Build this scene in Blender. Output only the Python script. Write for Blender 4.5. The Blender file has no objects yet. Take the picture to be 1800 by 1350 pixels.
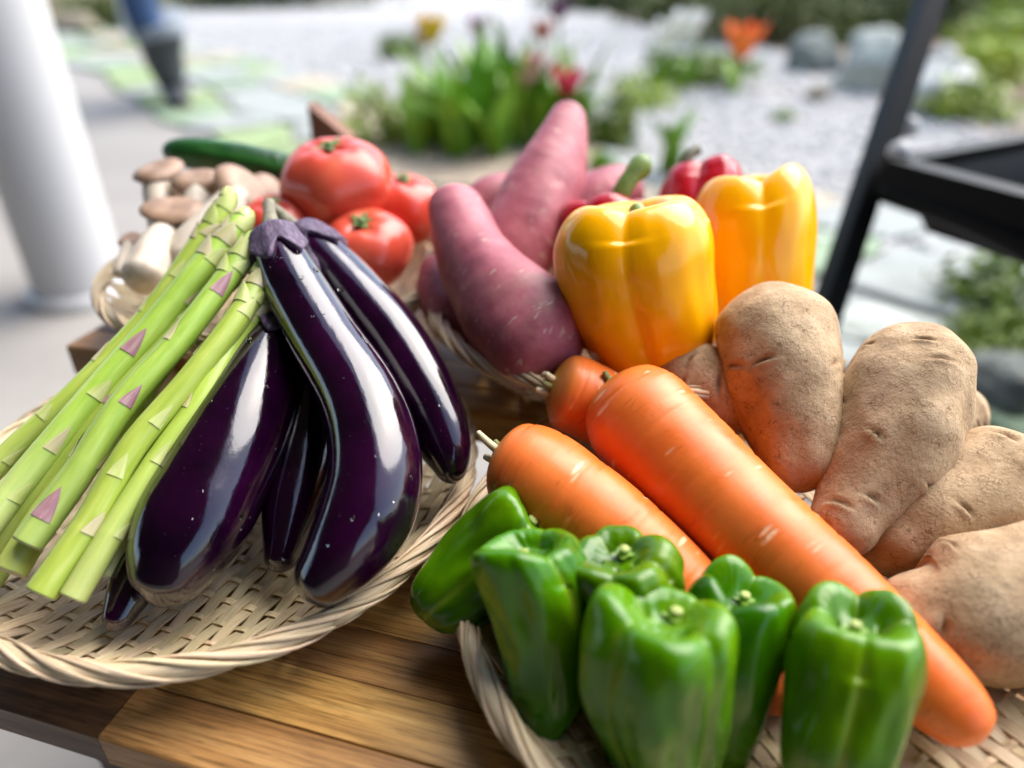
import bpy, math, random
from mathutils import Vector, Matrix, noise
random.seed(7)
R = math.radians
sc = bpy.context.scene
COL = sc.collection
# ---------------------------------------------------------------- camera, sky, sun, exposure
CAM_Z, TABLE_Z, PITCH, FPX = 0.72, 0.42, 31.0, 1300.0
cam_d = bpy.data.cameras.new('camera')
cam = bpy.data.objects.new('camera', cam_d); COL.objects.link(cam)
cam.location = (0, 0, CAM_Z); cam.rotation_euler = (R(90 - PITCH), 0, 0)
cam_d.sensor_width = 36; cam_d.lens = 26; cam_d.clip_start = 0.01; cam_d.clip_end = 300
cam_d.dof.use_dof = True; cam_d.dof.focus_distance = 0.368; cam_d.dof.aperture_fstop = 2.6
sc.camera = cam
SUN_EL, SUN_AZ = 50.0, 52.0          # azimuth measured from +Y towards +X
w = bpy.data.worlds.new('World'); sc.world = w; w.use_nodes = True
nt = w.node_tree; bg = nt.nodes['Background']
sky = nt.nodes.new('ShaderNodeTexSky'); sky.sky_type = 'NISHITA'; sky.sun_disc = False
sky.sun_elevation = R(SUN_EL); sky.sun_rotation = R(SUN_AZ); sky.air_density = 1.0; sky.dust_density = 2.0
nt.links.new(sky.outputs[0], bg.inputs[0]); bg.inputs[1].default_value = 0.145
sd = bpy.data.lights.new('sun', 'SUN'); sun = bpy.data.objects.new('sun', sd); COL.objects.link(sun)
sd.energy = 2.3; sd.angle = R(62); sd.color = (1.0, 0.955, 0.89)
dv = Vector((math.sin(R(SUN_AZ)) * math.cos(R(SUN_EL)), math.cos(R(SUN_AZ)) * math.cos(R(SUN_EL)), math.sin(R(SUN_EL))))
sun.rotation_euler = dv.to_track_quat('Z', 'Y').to_euler(); sun.location = (3, 3, 6)
sc.view_settings.view_transform = 'Standard'; sc.view_settings.look = 'None'
sc.view_settings.exposure = 1.52; sc.view_settings.gamma = 1.0
sc.cycles.max_bounces = 8; sc.cycles.caustics_reflective = False; sc.cycles.caustics_refractive = False
sc.cycles.use_denoising = True

# ---------------------------------------------------------------- helpers
SP, CP = math.sin(R(PITCH)), math.cos(R(PITCH))
def Q(px, py, d):
    """photograph pixel (1800x1350) at depth d metres along the view axis -> world point"""
    v = (py - 675) / FPX; u = (px - 900) / FPX
    return Vector((u * d, d * (CP - v * SP), CAM_Z - d * (SP + v * CP)))
def G(px, py, z=0.0):
    v = (py - 675) / FPX
    return Q(px, py, (CAM_Z - z) / (SP + v * CP))
def S(pts):   # spine from (px, py, depth, radius px)
    return [Q(a, b, d) for a, b, d, r in pts], [r * d / FPX for a, b, d, r in pts]

def tag(o, label=None, cat=None, group=None, kind=None):
    if label: o['label'] = label
    if cat: o['category'] = cat
    if group: o['group'] = group
    if kind: o['kind'] = kind
    return o
def empty(name, loc, label, cat, group=None):
    o = bpy.data.objects.new(name, None); COL.objects.link(o); o.location = loc
    o.empty_display_size = 0.02
    return tag(o, label, cat, group)

class MB:
    def __init__(s): s.v = []; s.f = []; s.rest = []
    def add(s, vs, fs, rest=None):
        b = len(s.v); s.v += [Vector(p) for p in vs]
        s.rest += [Vector(p) for p in (rest if rest else vs)]
        s.f += [tuple(i + b for i in f) for f in fs]
    def box(s, c, size, M=None):
        M = M or Matrix.Identity(3); hx, hy, hz = size[0] / 2, size[1] / 2, size[2] / 2
        loc = [Vector((x, y, z)) for x in (-hx, hx) for y in (-hy, hy) for z in (-hz, hz)]
        s.add([Vector(c) + M @ p for p in loc],
              [(0, 1, 3, 2), (4, 6, 7, 5), (0, 4, 5, 1), (2, 3, 7, 6), (0, 2, 6, 4), (1, 5, 7, 3)],
              [p + Vector(c) for p in loc])
    def build(s, name, mat, parent=None, origin=None, smooth=True):
        if parent is not None: o0 = parent.location if parent.parent is None else parent.location + parent.parent.location
        elif origin is not None: o0 = Vector(origin)
        else: o0 = Vector((0, 0, 0))
        me = bpy.data.meshes.new(name)
        me.from_pydata([tuple(p - o0) for p in s.v], [], s.f)
        at = me.attributes.new('rest', 'FLOAT_VECTOR', 'POINT')
        flat = [c for p in s.rest for c in p]; at.data.foreach_set('vector', flat)
        if smooth: me.polygons.foreach_set('use_smooth', [True] * len(me.polygons))
        me.materials.append(mat); me.update()
        o = bpy.data.objects.new(name, me); COL.objects.link(o)
        if parent is not None: o.parent = parent
        else: o.location = o0
        return o

def catmull(P, t):
    n = len(P) - 1; x = min(max(t, 0), 1) * n; i = min(int(x), n - 1); f = x - i
    p1, p2 = P[i], P[i + 1]
    p0 = P[i - 1] if i > 0 else p1 * 2 - p2
    p3 = P[i + 2] if i + 2 <= n else p2 * 2 - p1
    return 0.5 * ((2 * p1) + (p2 - p0) * f + (2 * p0 - 5 * p1 + 4 * p2 - p3) * f * f + (3 * p1 - p0 - 3 * p2 + p3) * f ** 3)
def smooth_list(A, t):
    n = len(A) - 1; x = min(max(t, 0), 1) * n; i = min(int(x), n - 1); f = x - i
    m = lambda k: 0 if k <= 0 or k >= n else (0 if (A[k + 1] - A[k]) * (A[k] - A[k - 1]) <= 0 else (A[k + 1] - A[k - 1]) / 2)
    m0 = m(i) if i > 0 else A[1] - A[0]; m1 = m(i + 1) if i + 1 < n else A[n] - A[n - 1]
    h00 = 2 * f ** 3 - 3 * f * f + 1; h10 = f ** 3 - 2 * f * f + f; h01 = -2 * f ** 3 + 3 * f * f; h11 = f ** 3 - f * f
    return max(1e-5, h00 * A[i] + h10 * m0 + h01 * A[i + 1] + h11 * m1)

class Loft:
    """a bent tapered body: spine, radius profile, rounded ends, optional surface modulation"""
    def __init__(s, pts, rads, c0=1.0, c1=1.0, mod=None):
        s.p = pts; s.r = rads; s.mod = mod
        N = 120; s.tab = [catmull(pts, i / N) for i in range(N + 1)]
        L = [0]
        for i in range(N): L.append(L[-1] + (s.tab[i + 1] - s.tab[i]).length)
        s.L = L[-1]; s.len = L; s.N = N
        s.c0 = c0 * rads[0] / s.L; s.c1 = c1 * rads[-1] / s.L
        T = [(s.tab[min(i + 1, N)] - s.tab[max(i - 1, 0)]).normalized() for i in range(N + 1)]
        up = Vector((0, 0, 1)) if abs(T[0].z) < 0.9 else Vector((0, 1, 0))
        n = (up - T[0] * up.dot(T[0])).normalized(); s.T = T; s.n = [n]
        for i in range(1, N + 1):
            n = (n - T[i] * n.dot(T[i])).normalized(); s.n.append(n)
    def idx(s, t):      # arc-length fraction -> table position
        x = t * s.L; lo, hi = 0, s.N
        while hi - lo > 1:
            m = (lo + hi) // 2
            if s.len[m] <= x: lo = m
            else: hi = m
        return lo + min(1, max(0, (x - s.len[lo]) / max(1e-9, s.len[hi] - s.len[lo])))
    def frame(s, t):
        k = s.idx(t); i = min(int(k), s.N - 1); f = k - i
        c = s.tab[i].lerp(s.tab[i + 1], f); tt = s.T[i].lerp(s.T[i + 1], f).normalized(); n = s.n[i].lerp(s.n[i + 1], f).normalized()
        return c, tt, n, tt.cross(n), k / s.N
    def rad(s, t):
        k = s.idx(t) / s.N; r = smooth_list(s.r, k)
        if s.c0 > 0 and t < s.c0: r *= math.sqrt(max(0, 1 - ((s.c0 - t) / s.c0) ** 2))
        if s.c1 > 0 and t > 1 - s.c1: r *= math.sqrt(max(0, 1 - ((t - 1 + s.c1) / s.c1) ** 2))
        return r
    def pt(s, t, th, off=0.0):
        c, tt, n, b, k = s.frame(t); r = s.rad(t)
        if s.mod: r = s.mod(t, th, r, s)
        dirv = n * math.cos(th) + b * math.sin(th)
        return c + dirv * (r + off), dirv
    def mesh(s, mb, ns=48, nr=28):
        vs, rest, fs = [], [], []
        for i in range(ns + 1):
            u = i / ns; t = 0.5 * (0.35 * (2 * u) + 0.65 * (1 - math.cos(math.pi * u)))
            t = min(max(t, 0.0004), 0.9996)
            for j in range(nr):
                th = 2 * math.pi * j / nr; p, d = s.pt(t, th); vs.append(p)
                rr = s.rad(t); rest.append(Vector((t * s.L, rr * math.cos(th), rr * math.sin(th))))
        for i in range(ns):
            for j in range(nr):
                a = i * nr + j; b = i * nr + (j + 1) % nr
                fs.append((a, b, b + nr, a + nr))
        fs.append(tuple(reversed(range(nr)))); fs.append(tuple(ns * nr + j for j in range(nr)))
        fs = [tuple(reversed(f)) for f in fs]
        mb.add(vs, fs, rest); return s
def nz(p, sc_=1.0, seed=0.0):
    return noise.noise(Vector((p[0] * sc_ + seed * 13.7, p[1] * sc_ - seed * 7.1, p[2] * sc_ + seed * 3.3)))

# ---------------------------------------------------------------- materials
MATS = {}
class Mat:
    def __init__(s, name):
        s.m = bpy.data.materials.new(name); s.m.use_nodes = True; s.t = s.m.node_tree
        s.b = s.t.nodes['Principled BSDF']; s.k = s.t.links; MATS[name] = s.m
    def n(s, kind, **kw):
        x = s.t.nodes.new('ShaderNode' + kind)
        for a, b in kw.items():
            if a in x.inputs: x.inputs[a].default_value = b
            else: setattr(x, a, b)
        return x
    def link(s, a, b): s.k.new(a, b)
    def coords(s, scale=(1, 1, 1), rest=True):
        if rest: src = s.n('Attribute', attribute_name='rest').outputs['Vector']
        else: src = s.n('TexCoord').outputs['Object']
        mp = s.n('Mapping'); mp.inputs['Scale'].default_value = scale; s.link(src, mp.inputs['Vector'])
        oi = s.n('ObjectInfo'); ad = s.n('VectorMath', operation='ADD')
        ml = s.n('Math', operation='MULTIPLY'); ml.inputs[1].default_value = 37.0
        s.link(oi.outputs['Random'], ml.inputs[0]); s.link(mp.outputs[0], ad.inputs[0]); s.link(ml.outputs[0], ad.inputs[1])
        return ad.outputs[0]
    def noise(s, vec, scale, detail=3.0, rough=0.55, dist=0.0):
        x = s.n('TexNoise', Scale=scale, Detail=detail, Roughness=rough, Distortion=dist); s.link(vec, x.inputs['Vector']); return x.outputs['Fac']
    def ramp(s, fac, stops, interp='LINEAR'):
        r = s.n('ValToRGB'); e = r.color_ramp.elements; r.color_ramp.interpolation = interp
        while len(e) < len(stops): e.new(0.5)
        for i, (p, c) in enumerate(stops):
            e[i].position = p; e[i].color = (c + (1,)) if isinstance(c, tuple) else (c, c, c, 1)
        s.link(fac, r.inputs[0]); return r.outputs[0]
    def mix(s, f, a, b, mode='MIX'):
        x = s.n('Mix', data_type='RGBA', blend_type=mode)
        for sk, val in ((x.inputs[0], f), (x.inputs[6], a), (x.inputs[7], b)):
            if isinstance(val, (int, float)): sk.default_value = val
            elif isinstance(val, tuple): sk.default_value = val + (1,)
            else: s.link(val, sk)
        return x.outputs[2]
    def hsv(s, col, vec_val=0.25, hue=0.0):
        oi = s.n('ObjectInfo'); x = s.n('HueSaturation'); mr = s.n('MapRange'); mr.inputs['To Min'].default_value = 1 - vec_val; mr.inputs['To Max'].default_value = 1 + vec_val
        s.link(oi.outputs['Random'], mr.inputs['Value']); s.link(mr.outputs[0], x.inputs['Value'])
        if hue:
            m2 = s.n('MapRange'); m2.inputs['To Min'].default_value = 0.5 - hue; m2.inputs['To Max'].default_value = 0.5 + hue
            w2 = s.n('TexWhiteNoise', noise_dimensions='1D'); s.link(oi.outputs['Random'], w2.inputs['W']); s.link(w2.outputs['Value'], m2.inputs['Value']); s.link(m2.outputs[0], x.inputs['Hue'])
        s.link(col, x.inputs['Color']); return x.outputs[0]
    def set(s, **kw):
        for k, v in kw.items():
            key = k.replace('_', ' ')
            if hasattr(v, 'is_output'): s.link(v, s.b.inputs[key])
            else: s.b.inputs[key].default_value = (v + (1,)) if isinstance(v, tuple) and len(v) == 3 and 'Color' in key else v
        return s
    def bump(s, h, strength=0.3, dist=0.001, chain=None):
        x = s.n('Bump', Strength=strength, Distance=dist); s.link(h, x.inputs['Height'])
        if chain is not None: s.link(chain, x.inputs['Normal'])
        s.link(x.outputs[0], s.b.inputs['Normal']); return x.outputs[0]
def sss(m, w_, scale, rad=(1.0, 0.3, 0.1)):
    m.set(Subsurface_Weight=w_, Subsurface_Scale=scale); m.b.inputs['Subsurface Radius'].default_value = rad

def simple(name, col, rough=0.5, var=0.15, nscale=20.0, bump=0.2, bdist=0.001, rest=False, metal=0.0, objvar=0.0, hue=0.0, stretch=(1, 1, 1)):
    m = Mat(name); c = m.coords(stretch, rest=rest); f = m.noise(c, nscale, 5.0, 0.6)
    lo = tuple(x * (1 - var) for x in col); hi = tuple(min(1, x * (1 + var)) for x in col)
    k = m.ramp(f, [(0.3, lo), (0.7, hi)])
    if objvar or hue: k = m.hsv(k, objvar, hue)
    m.set(Base_Color=k, Roughness=rough, Metallic=metal); m.bump(m.noise(c, nscale * 6, 4.0), bump, bdist)
    return m
# eggplant skin
m = Mat('eggplant_skin'); c = m.coords((1, 1, 1)); at = m.n('Attribute', attribute_name='rest'); sx = m.n('SeparateXYZ'); m.link(at.outputs['Vector'], sx.inputs[0])
neck = m.ramp(sx.outputs['X'], [(0.0, (0.13, 0.006, 0.10)), (0.013, (0.045, 0.002, 0.036)), (0.03, (0.0085, 0.0008, 0.009))])
spk = m.ramp(m.noise(c, 700, 1.0), [(0.72, 0.0), (0.80, 1.0)])
big = m.ramp(m.noise(c, 28, 3.0), [(0.35, (0.5, 0.45, 0.6)), (0.72, (2.2, 1.0, 1.8))])
colr = m.mix(1.0, neck, big, 'MULTIPLY'); colr = m.mix(m.mix(0.15, (0, 0, 0), spk), colr, (0.25, 0.14, 0.25))
m.set(Base_Color=colr, Roughness=m.ramp(m.noise(c, 90, 4.0), [(0.3, 0.07), (0.75, 0.17)]), IOR=1.55, Coat_Weight=0.5, Coat_Roughness=0.05)
b0 = m.bump(m.noise(m.coords((0.5, 1, 1)), 60, 2.0), 0.14, 0.002); b1 = m.bump(m.noise(m.coords((0.4, 1, 1)), 230, 4.0), 0.16, 0.001, b0); m.bump(m.noise(c, 1100, 2.0), 0.06, 0.0004, b1)
# eggplant calyx
m = Mat('eggplant_calyx'); c = m.coords((0.4, 1, 1)); f = m.noise(c, 500, 5.0, 0.7)
m.set(Base_Color=m.ramp(f, [(0.3, (0.018, 0.011, 0.026)), (0.5, (0.075, 0.045, 0.09)), (0.66, (0.17, 0.12, 0.18)), (0.8, (0.30, 0.25, 0.24))]), Roughness=0.65); m.bump(f, 0.6, 0.001)
m = Mat('eggplant_stem'); c = m.coords((0.4, 1, 1)); f = m.noise(c, 400, 5.0, 0.7)
m.set(Base_Color=m.ramp(f, [(0.3, (0.10, 0.09, 0.06)), (0.75, (0.30, 0.27, 0.18))]), Roughness=0.7); m.bump(f, 0.6, 0.001)
# water
m = Mat('water_drop'); m.set(Base_Color=(1, 1, 1), Roughness=0.0, IOR=1.33, Transmission_Weight=1.0)
# asparagus
m = Mat('asparagus_skin'); c = m.coords((0.12, 1, 1)); f = m.noise(c, 260, 4.0, 0.6); at = m.n('Attribute', attribute_name='rest'); sx = m.n('SeparateXYZ'); m.link(at.outputs['Vector'], sx.inputs[0])
g = m.ramp(f, [(0.25, (0.28, 0.42, 0.04)), (0.6, (0.41, 0.54, 0.085)), (0.85, (0.57, 0.64, 0.20))])
pale = m.ramp(sx.outputs['X'], [(0.0, 1.0), (0.028, 0.55), (0.08, 0.0)])
oi = m.n('ObjectInfo'); pm = m.n('Math', operation='MULTIPLY'); m.link(pale, pm.inputs[0]); m.link(oi.outputs['Random'], pm.inputs[1])
g = m.mix(pm.outputs[0], g, (0.62, 0.60, 0.30)); g = m.hsv(g, 0.12, 0.012)
m.set(Base_Color=g, Roughness=0.36); sss(m, 0.12, 0.004, (0.6, 1.0, 0.2)); m.bump(f, 0.15, 0.0008)
def bract(name, a, b, d):
    m = Mat(name); c = m.coords((0.15, 1, 1)); f = m.noise(c, 420, 4.0, 0.6)
    m.set(Base_Color=m.ramp(f, [(0.25, a), (0.5, b), (0.8, d)]), Roughness=0.45); m.bump(f, 0.2, 0.0006)
bract('bract_green', (0.36, 0.44, 0.09), (0.48, 0.54, 0.17), (0.60, 0.61, 0.30))
bract('bract_tan', (0.42, 0.42, 0.15), (0.50, 0.45, 0.24), (0.58, 0.50, 0.34))
bract('bract_purple', (0.22, 0.09, 0.12), (0.34, 0.17, 0.20), (0.48, 0.38, 0.30))
simple('asparagus_cut', (0.60, 0.56, 0.36), 0.7, 0.3, 400, 0.6, 0.001, rest=True)
# carrot
m = Mat('carrot_skin'); c = m.coords((1, 1, 1)); cs = m.coords((2.2, 0.55, 0.55)); f = m.noise(c, 38, 4.0); 
g = m.ramp(f, [(0.25, (0.68, 0.115, 0.012)), (0.6, (0.78, 0.175, 0.028)), (0.85, (0.82, 0.245, 0.065))])
vo = m.n('TexVoronoi', Scale=75.0, Randomness=1.0); m.link(cs, vo.inputs['Vector']); l = m.ramp(vo.outputs['Distance'], [(0.12, 1.0), (0.26, 0.0)])
msk = m.ramp(m.noise(c, 55, 2.0), [(0.46, 0.0), (0.56, 1.0)]); lm = m.mix(1.0, l, msk, 'MULTIPLY')
g = m.mix(m.mix(1.0, lm, (0.85, 0.85, 0.85), 'MULTIPLY'), g, (0.88, 0.50, 0.30))
rl = m.noise(m.coords((1, 0.10, 0.10)), 130, 2.0); lines = m.ramp(rl, [(0.47, 0.0), (0.495, 1.0), (0.52, 0.0)]); lmk = m.ramp(m.noise(c, 70, 3.0), [(0.5, 0.0), (0.62, 0.55)]); ln_ = m.mix(1.0, lines, lmk, 'MULTIPLY'); g = m.mix(ln_, g, (0.42, 0.075, 0.01))
at = m.n('Attribute', attribute_name='rest'); sx = m.n('SeparateXYZ'); m.link(at.outputs['Vector'], sx.inputs[0])
g = m.mix(m.ramp(sx.outputs['X'], [(0.0, 0.75), (0.004, 0.35), (0.011, 0.0)]), g, (0.33, 0.27, 0.04))
m.set(Base_Color=g, Roughness=m.ramp(m.noise(c, 60, 3.0), [(0.3, 0.3), (0.7, 0.5)]), Specular_IOR_Level=0.42); sss(m, 0.06, 0.004, (1.0, 0.35, 0.1))
rg = m.noise(m.coords((1, 0.16, 0.16)), 210, 3.0, 0.6); b1 = m.bump(rg, 0.2, 0.0012); b2 = m.bump(lm, 0.5, 0.0006, b1); b3 = m.bump(ln_, -0.6, 0.0006, b2); m.bump(m.noise(c, 500, 3.0), 0.15, 0.0004, b3)
simple('carrot_crown', (0.30, 0.30, 0.10), 0.7, 0.5, 500, 0.8, 0.001, rest=True)
simple('carrot_stub', (0.68, 0.60, 0.36), 0.6, 0.2, 300, 0.4, 0.001, rest=True)
# peppers
def pepper_mat(name, lo, mid, hi, rough, sc_=26, groove=None, ssw=0.08, bk=1.0):
    m = Mat(name); c = m.coords((1, 1, 0.55)); f = m.noise(c, sc_, 3.0); g = m.ramp(f, [(0.28, lo), (0.55, mid), (0.8, hi)])
    if groove:
        a = m.n('Attribute', attribute_name='groove'); g = m.mix(a.outputs['Fac'], g, groove)
    if 'green' in name: g = m.hsv(g, 0.22, 0.012)
    m.set(Base_Color=g, Roughness=rough, Coat_Weight=0.05, Coat_Roughness=0.06, IOR=1.37 if 'green' in name else 1.42); sss(m, ssw, 0.004, (0.8, 0.8, 0.2) if 'green' in name else (1, 0.5, 0.1))
    b1 = m.bump(m.noise(c, 70, 3.0), 0.30 * bk, 0.003); m.bump(m.noise(c, 420, 3.0), 0.08 * bk, 0.0006, b1)
pepper_mat('green_pepper_skin', (0.018, 0.085, 0.0005), (0.066, 0.195, 0.001), (0.155, 0.29, 0.002), 0.19, 34, (0.24, 0.36, 0.02))
pepper_mat('yellow_pepper_skin', (0.92, 0.385, 0.001), (0.94, 0.44, 0.0015), (0.95, 0.49, 0.003), 0.15, 14, bk=0.3)
pepper_mat('red_pepper_skin', (0.32, 0.006, 0.012), (0.45, 0.012, 0.022), (0.52, 0.022, 0.03), 0.14, 20, bk=0.3)
simple('pepper_stem_pale', (0.30, 0.37, 0.09), 0.55, 0.3, 300, 0.4, 0.0008, rest=True)
simple('calyx_green', (0.14, 0.26, 0.02), 0.5, 0.3, 200, 0.4, 0.0008, rest=True)
simple('pepper_stem_green', (0.12, 0.20, 0.03), 0.45, 0.35, 150, 0.3, 0.0008, rest=True)
simple('pepper_stem_dark', (0.06, 0.06, 0.015), 0.5, 0.35, 150, 0.3, 0.0008, rest=True)
# tomato
m = Mat('tomato_skin'); c = m.coords((1, 1, 0.5)); f = m.noise(c, 24, 3.0)
m.set(Base_Color=m.ramp(f, [(0.3, (0.56, 0.045, 0.022)), (0.6, (0.64, 0.090, 0.050)), (0.85, (0.68, 0.16, 0.07))]), Roughness=0.22, IOR=1.45); sss(m, 0.15, 0.006, (1, 0.3, 0.15)); m.bump(m.noise(c, 200, 2.0), 0.05, 0.001)
simple('tomato_sepal', (0.09, 0.15, 0.025), 0.6, 0.4, 200, 0.4, 0.0008, rest=True)
# sweet potato
m = Mat('sweet_potato_skin'); c = m.coords((1, 1, 1)); f = m.noise(c, 42, 6.0, 0.65); 
g = m.ramp(f, [(0.28, (0.21, 0.048, 0.066)), (0.5, (0.36, 0.095, 0.12)), (0.75, (0.48, 0.17, 0.185))])
d = m.ramp(m.noise(c, 22, 5.0, 0.7), [(0.58, 0.0), (0.75, 0.6)]); g = m.mix(d, g, (0.30, 0.17, 0.13))
pk = m.ramp(m.noise(m.coords((1.8, 0.6, 0.6)), 150, 2.0), [(0.64, 0.0), (0.72, 0.8)]); g = m.mix(pk, g, (0.50, 0.36, 0.27))
m.set(Base_Color=g, Roughness=0.5, Specular_IOR_Level=0.35); b1 = m.bump(m.noise(m.coords((1.5, .6, .6)), 90, 4.0), 0.25, 0.002); m.bump(m.noise(c, 700, 3.0), 0.2, 0.0005, b1)
# potato
m = Mat('potato_skin'); c = m.coords((1, 1, 1), rest=False); f = m.noise(c, 55, 7.0, 0.68)
g = m.ramp(f, [(0.28, (0.30, 0.195, 0.10)), (0.5, (0.45, 0.315, 0.185)), (0.75, (0.58, 0.43, 0.275))])
dk = m.ramp(m.noise(c, 24, 5.0, 0.65), [(0.50, 0.0), (0.72, 0.65)]); g = m.mix(dk, g, (0.25, 0.17, 0.105)); sp = m.ramp(m.noise(c, 240, 2.0), [(0.66, 0.0), (0.72, 0.7)]); g = m.mix(sp, g, (0.19, 0.12, 0.065))
fl = m.n('TexVoronoi', Scale=420.0, feature='DISTANCE_TO_EDGE'); cw = m.n('VectorMath', operation='ADD'); nn = m.n('TexNoise', Scale=130.0); m.link(c, nn.inputs['Vector']); nsc = m.n('VectorMath', operation='SCALE'); nsc.inputs['Scale'].default_value = 0.006; m.link(nn.outputs['Color'], nsc.inputs[0]); m.link(c, cw.inputs[0]); m.link(nsc.outputs[0], cw.inputs[1]); m.link(cw.outputs[0], fl.inputs['Vector'])
flk = m.ramp(fl.outputs['Distance'], [(0.0, 1.0), (0.07, 0.0)]); fm = m.ramp(m.noise(c, 130, 3.0), [(0.46, 0.0), (0.58, 0.9)]); fk = m.mix(1.0, flk, fm, 'MULTIPLY')
g = m.mix(fk, g, (0.17, 0.095, 0.04))
ey = m.n('Attribute', attribute_name='groove'); g = m.mix(ey.outputs['Fac'], g, (0.16, 0.075, 0.03))
m.set(Base_Color=g, Roughness=0.85, Specular_IOR_Level=0.25); b1 = m.bump(f, 0.7, 0.003); b2 = m.bump(m.noise(c, 480, 4.0, 0.7), 0.4, 0.0006, b1); m.bump(fk, -0.5, 0.0005, b2)
# mushroom
m = Mat('mushroom_stem'); c = m.coords((0.15, 1, 1)); f = m.noise(c, 160, 4.0)
m.set(Base_Color=m.ramp(f, [(0.3, (0.46, 0.37, 0.27)), (0.65, (0.62, 0.55, 0.45))]), Roughness=0.6); sss(m, 0.2, 0.005, (1, .7, .5)); m.bump(f, 0.3, 0.001)
simple('mushroom_cap', (0.30, 0.185, 0.115), 0.5, 0.3, 90, 0.3, 0.001, rest=True)
m = Mat('cucumber_skin'); c = m.coords((0.2, 1, 1)); f = m.noise(c, 120, 3.0); m.set(Base_Color=m.ramp(f, [(0.35, (0.006, 0.045, 0.008)), (0.75, (0.03, 0.13, 0.02))]), Roughness=0.3); m.bump(m.noise(m.coords(), 180, 2.0), 0.4, 0.002)
# bamboo
def bamboo(name, a, b, d):
    m = Mat(name); c = m.coords((0.06, 1, 1)); f = m.noise(c, 700, 4.0, 0.7); g = m.ramp(f, [(0.28, a), (0.5, b), (0.75, d)])
    bl = m.ramp(m.noise(m.coords((1, 1, 1)), 28, 3.0), [(0.5, 0.0), (0.75, 0.55)]); g = m.mix(bl, g, tuple(x * 0.72 for x in b)); g = m.hsv(g, 0.28, 0.014); st = m.ramp(m.noise(m.coords((0.5, 1, 1)), 60, 4.0, 0.7), [(0.60, 0.0), (0.72, 0.5)]); g = m.mix(st, g, (0.30, 0.19, 0.09))
    m.set(Base_Color=g, Roughness=0.5); m.bump(f, 0.45, 0.0008)
bamboo('bamboo_strip', (0.48, 0.34, 0.18), (0.64, 0.50, 0.30), (0.75, 0.62, 0.42))
bamboo('bamboo_rim', (0.46, 0.32, 0.17), (0.66, 0.51, 0.32), (0.77, 0.64, 0.45))
# wood
def woodmat(name, a, b, d):
    m = Mat(name); c = m.coords((0.09, 1, 1)); f = m.noise(c, 75, 5.0, 0.62, 0.6); g = m.ramp(f, [(0.25, a), (0.5, b), (0.72, d)])
    fi = m.ramp(m.noise(m.coords((0.03, 1, 1)), 650, 5.0, 0.7), [(0.36, (0.42, 0.38, 0.34)), (0.52, (1.0, 1.0, 1.0)), (0.7, (1.25, 1.25, 1.2))]); g = m.mix(0.85, g, fi, 'MULTIPLY'); pr = m.ramp(m.noise(m.coords((0.05, 1, 1)), 1100, 2.0), [(0.62, 0.0), (0.70, 0.6)]); g = m.mix(pr, g, tuple(x * 0.5 for x in a))
    m.set(Base_Color=g, Roughness=m.ramp(m.noise(c, 200, 3.0), [(0.3, 0.30), (0.7, 0.46)]), Specular_IOR_Level=0.3); m.bump(m.noise(m.coords((0.035, 1, 1)), 900, 3.0), 0.25, 0.0005)
woodmat('acacia_gold', (0.23, 0.105, 0.026), (0.49, 0.27, 0.075), (0.66, 0.42, 0.14))
woodmat('acacia_mid', (0.15, 0.066, 0.021), (0.33, 0.165, 0.054), (0.51, 0.29, 0.105))
woodmat('acacia_dark', (0.04, 0.019, 0.010), (0.085, 0.040, 0.018), (0.16, 0.08, 0.034))
# setting
simple('concrete', (0.25, 0.235, 0.215), 0.9, 0.14, 3.0, 0.4, 0.004)
simple('soil', (0.20, 0.145, 0.095), 0.95, 0.5, 9.0, 0.8, 0.02)
simple('bed_soil', (0.36, 0.29, 0.21), 0.95, 0.45, 14.0, 0.8, 0.02)
simple('gravel_sheet', (0.42, 0.41, 0.395), 0.9, 0.25, 60.0, 0.9, 0.01)
simple('pebble', (0.53, 0.52, 0.50), 0.8, 0.2, 40.0, 0.3, 0.002)
for nm, cc in (('slab_green', (0.20, 0.27, 0.17)), ('slab_grey', (0.27, 0.29, 0.27)), ('slab_beige', (0.34, 0.29, 0.21)), ('slab_moss', (0.23, 0.30, 0.14))):
    simple(nm, cc, 0.9, 0.22, 8.0, 0.6, 0.006, objvar=0.12)
for nm, cc in (('rock_pale', (0.38, 0.41, 0.36)), ('rock_dark', (0.15, 0.17, 0.15)), ('rock_white', (0.50, 0.50, 0.46)), ('rock_brown', (0.22, 0.19, 0.13))):
    simple(nm, cc, 0.85, 0.35, 7.0, 0.8, 0.02)
simple('white_paint', (0.54, 0.535, 0.53), 0.35, 0.03, 5.0, 0.05, 0.002)
simple('black_metal', (0.003, 0.0033, 0.0036), 0.45, 0.3, 60.0, 0.15, 0.001)
MATS['black_metal'].node_tree.nodes['Principled BSDF'].inputs['Specular IOR Level'].default_value = 0.10
simple('bolt_white', (0.75, 0.74, 0.70), 0.3, 0.05, 60.0, 0.1, 0.001)
simple('shade_roof_board', (0.045, 0.032, 0.024), 0.8, 0.3, 8.0, 0.4, 0.004)  # for the added roof, kept dark so glossy skins mirror it dimly
simple('added_shade_wall', (0.055, 0.042, 0.034), 0.9, 0.15, 6.0, 0.4, 0.004)  # for the added wall, dark to deepen contrast in the vegetables
simple('brown_board', (0.20, 0.085, 0.045), 0.7, 0.3, 30.0, 0.3, 0.002)
simple('denim', (0.035, 0.075, 0.16), 0.9, 0.3, 60.0, 0.3, 0.002)
simple('boot_rubber', (0.035, 0.042, 0.045), 0.45, 0.2, 20.0, 0.1, 0.002)
simple('boot_lining', (0.25, 0.28, 0.31), 0.7, 0.2, 20.0, 0.1, 0.002)
simple('boot_sole', (0.13, 0.075, 0.03), 0.8, 0.3, 20.0, 0.2, 0.002)
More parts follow.
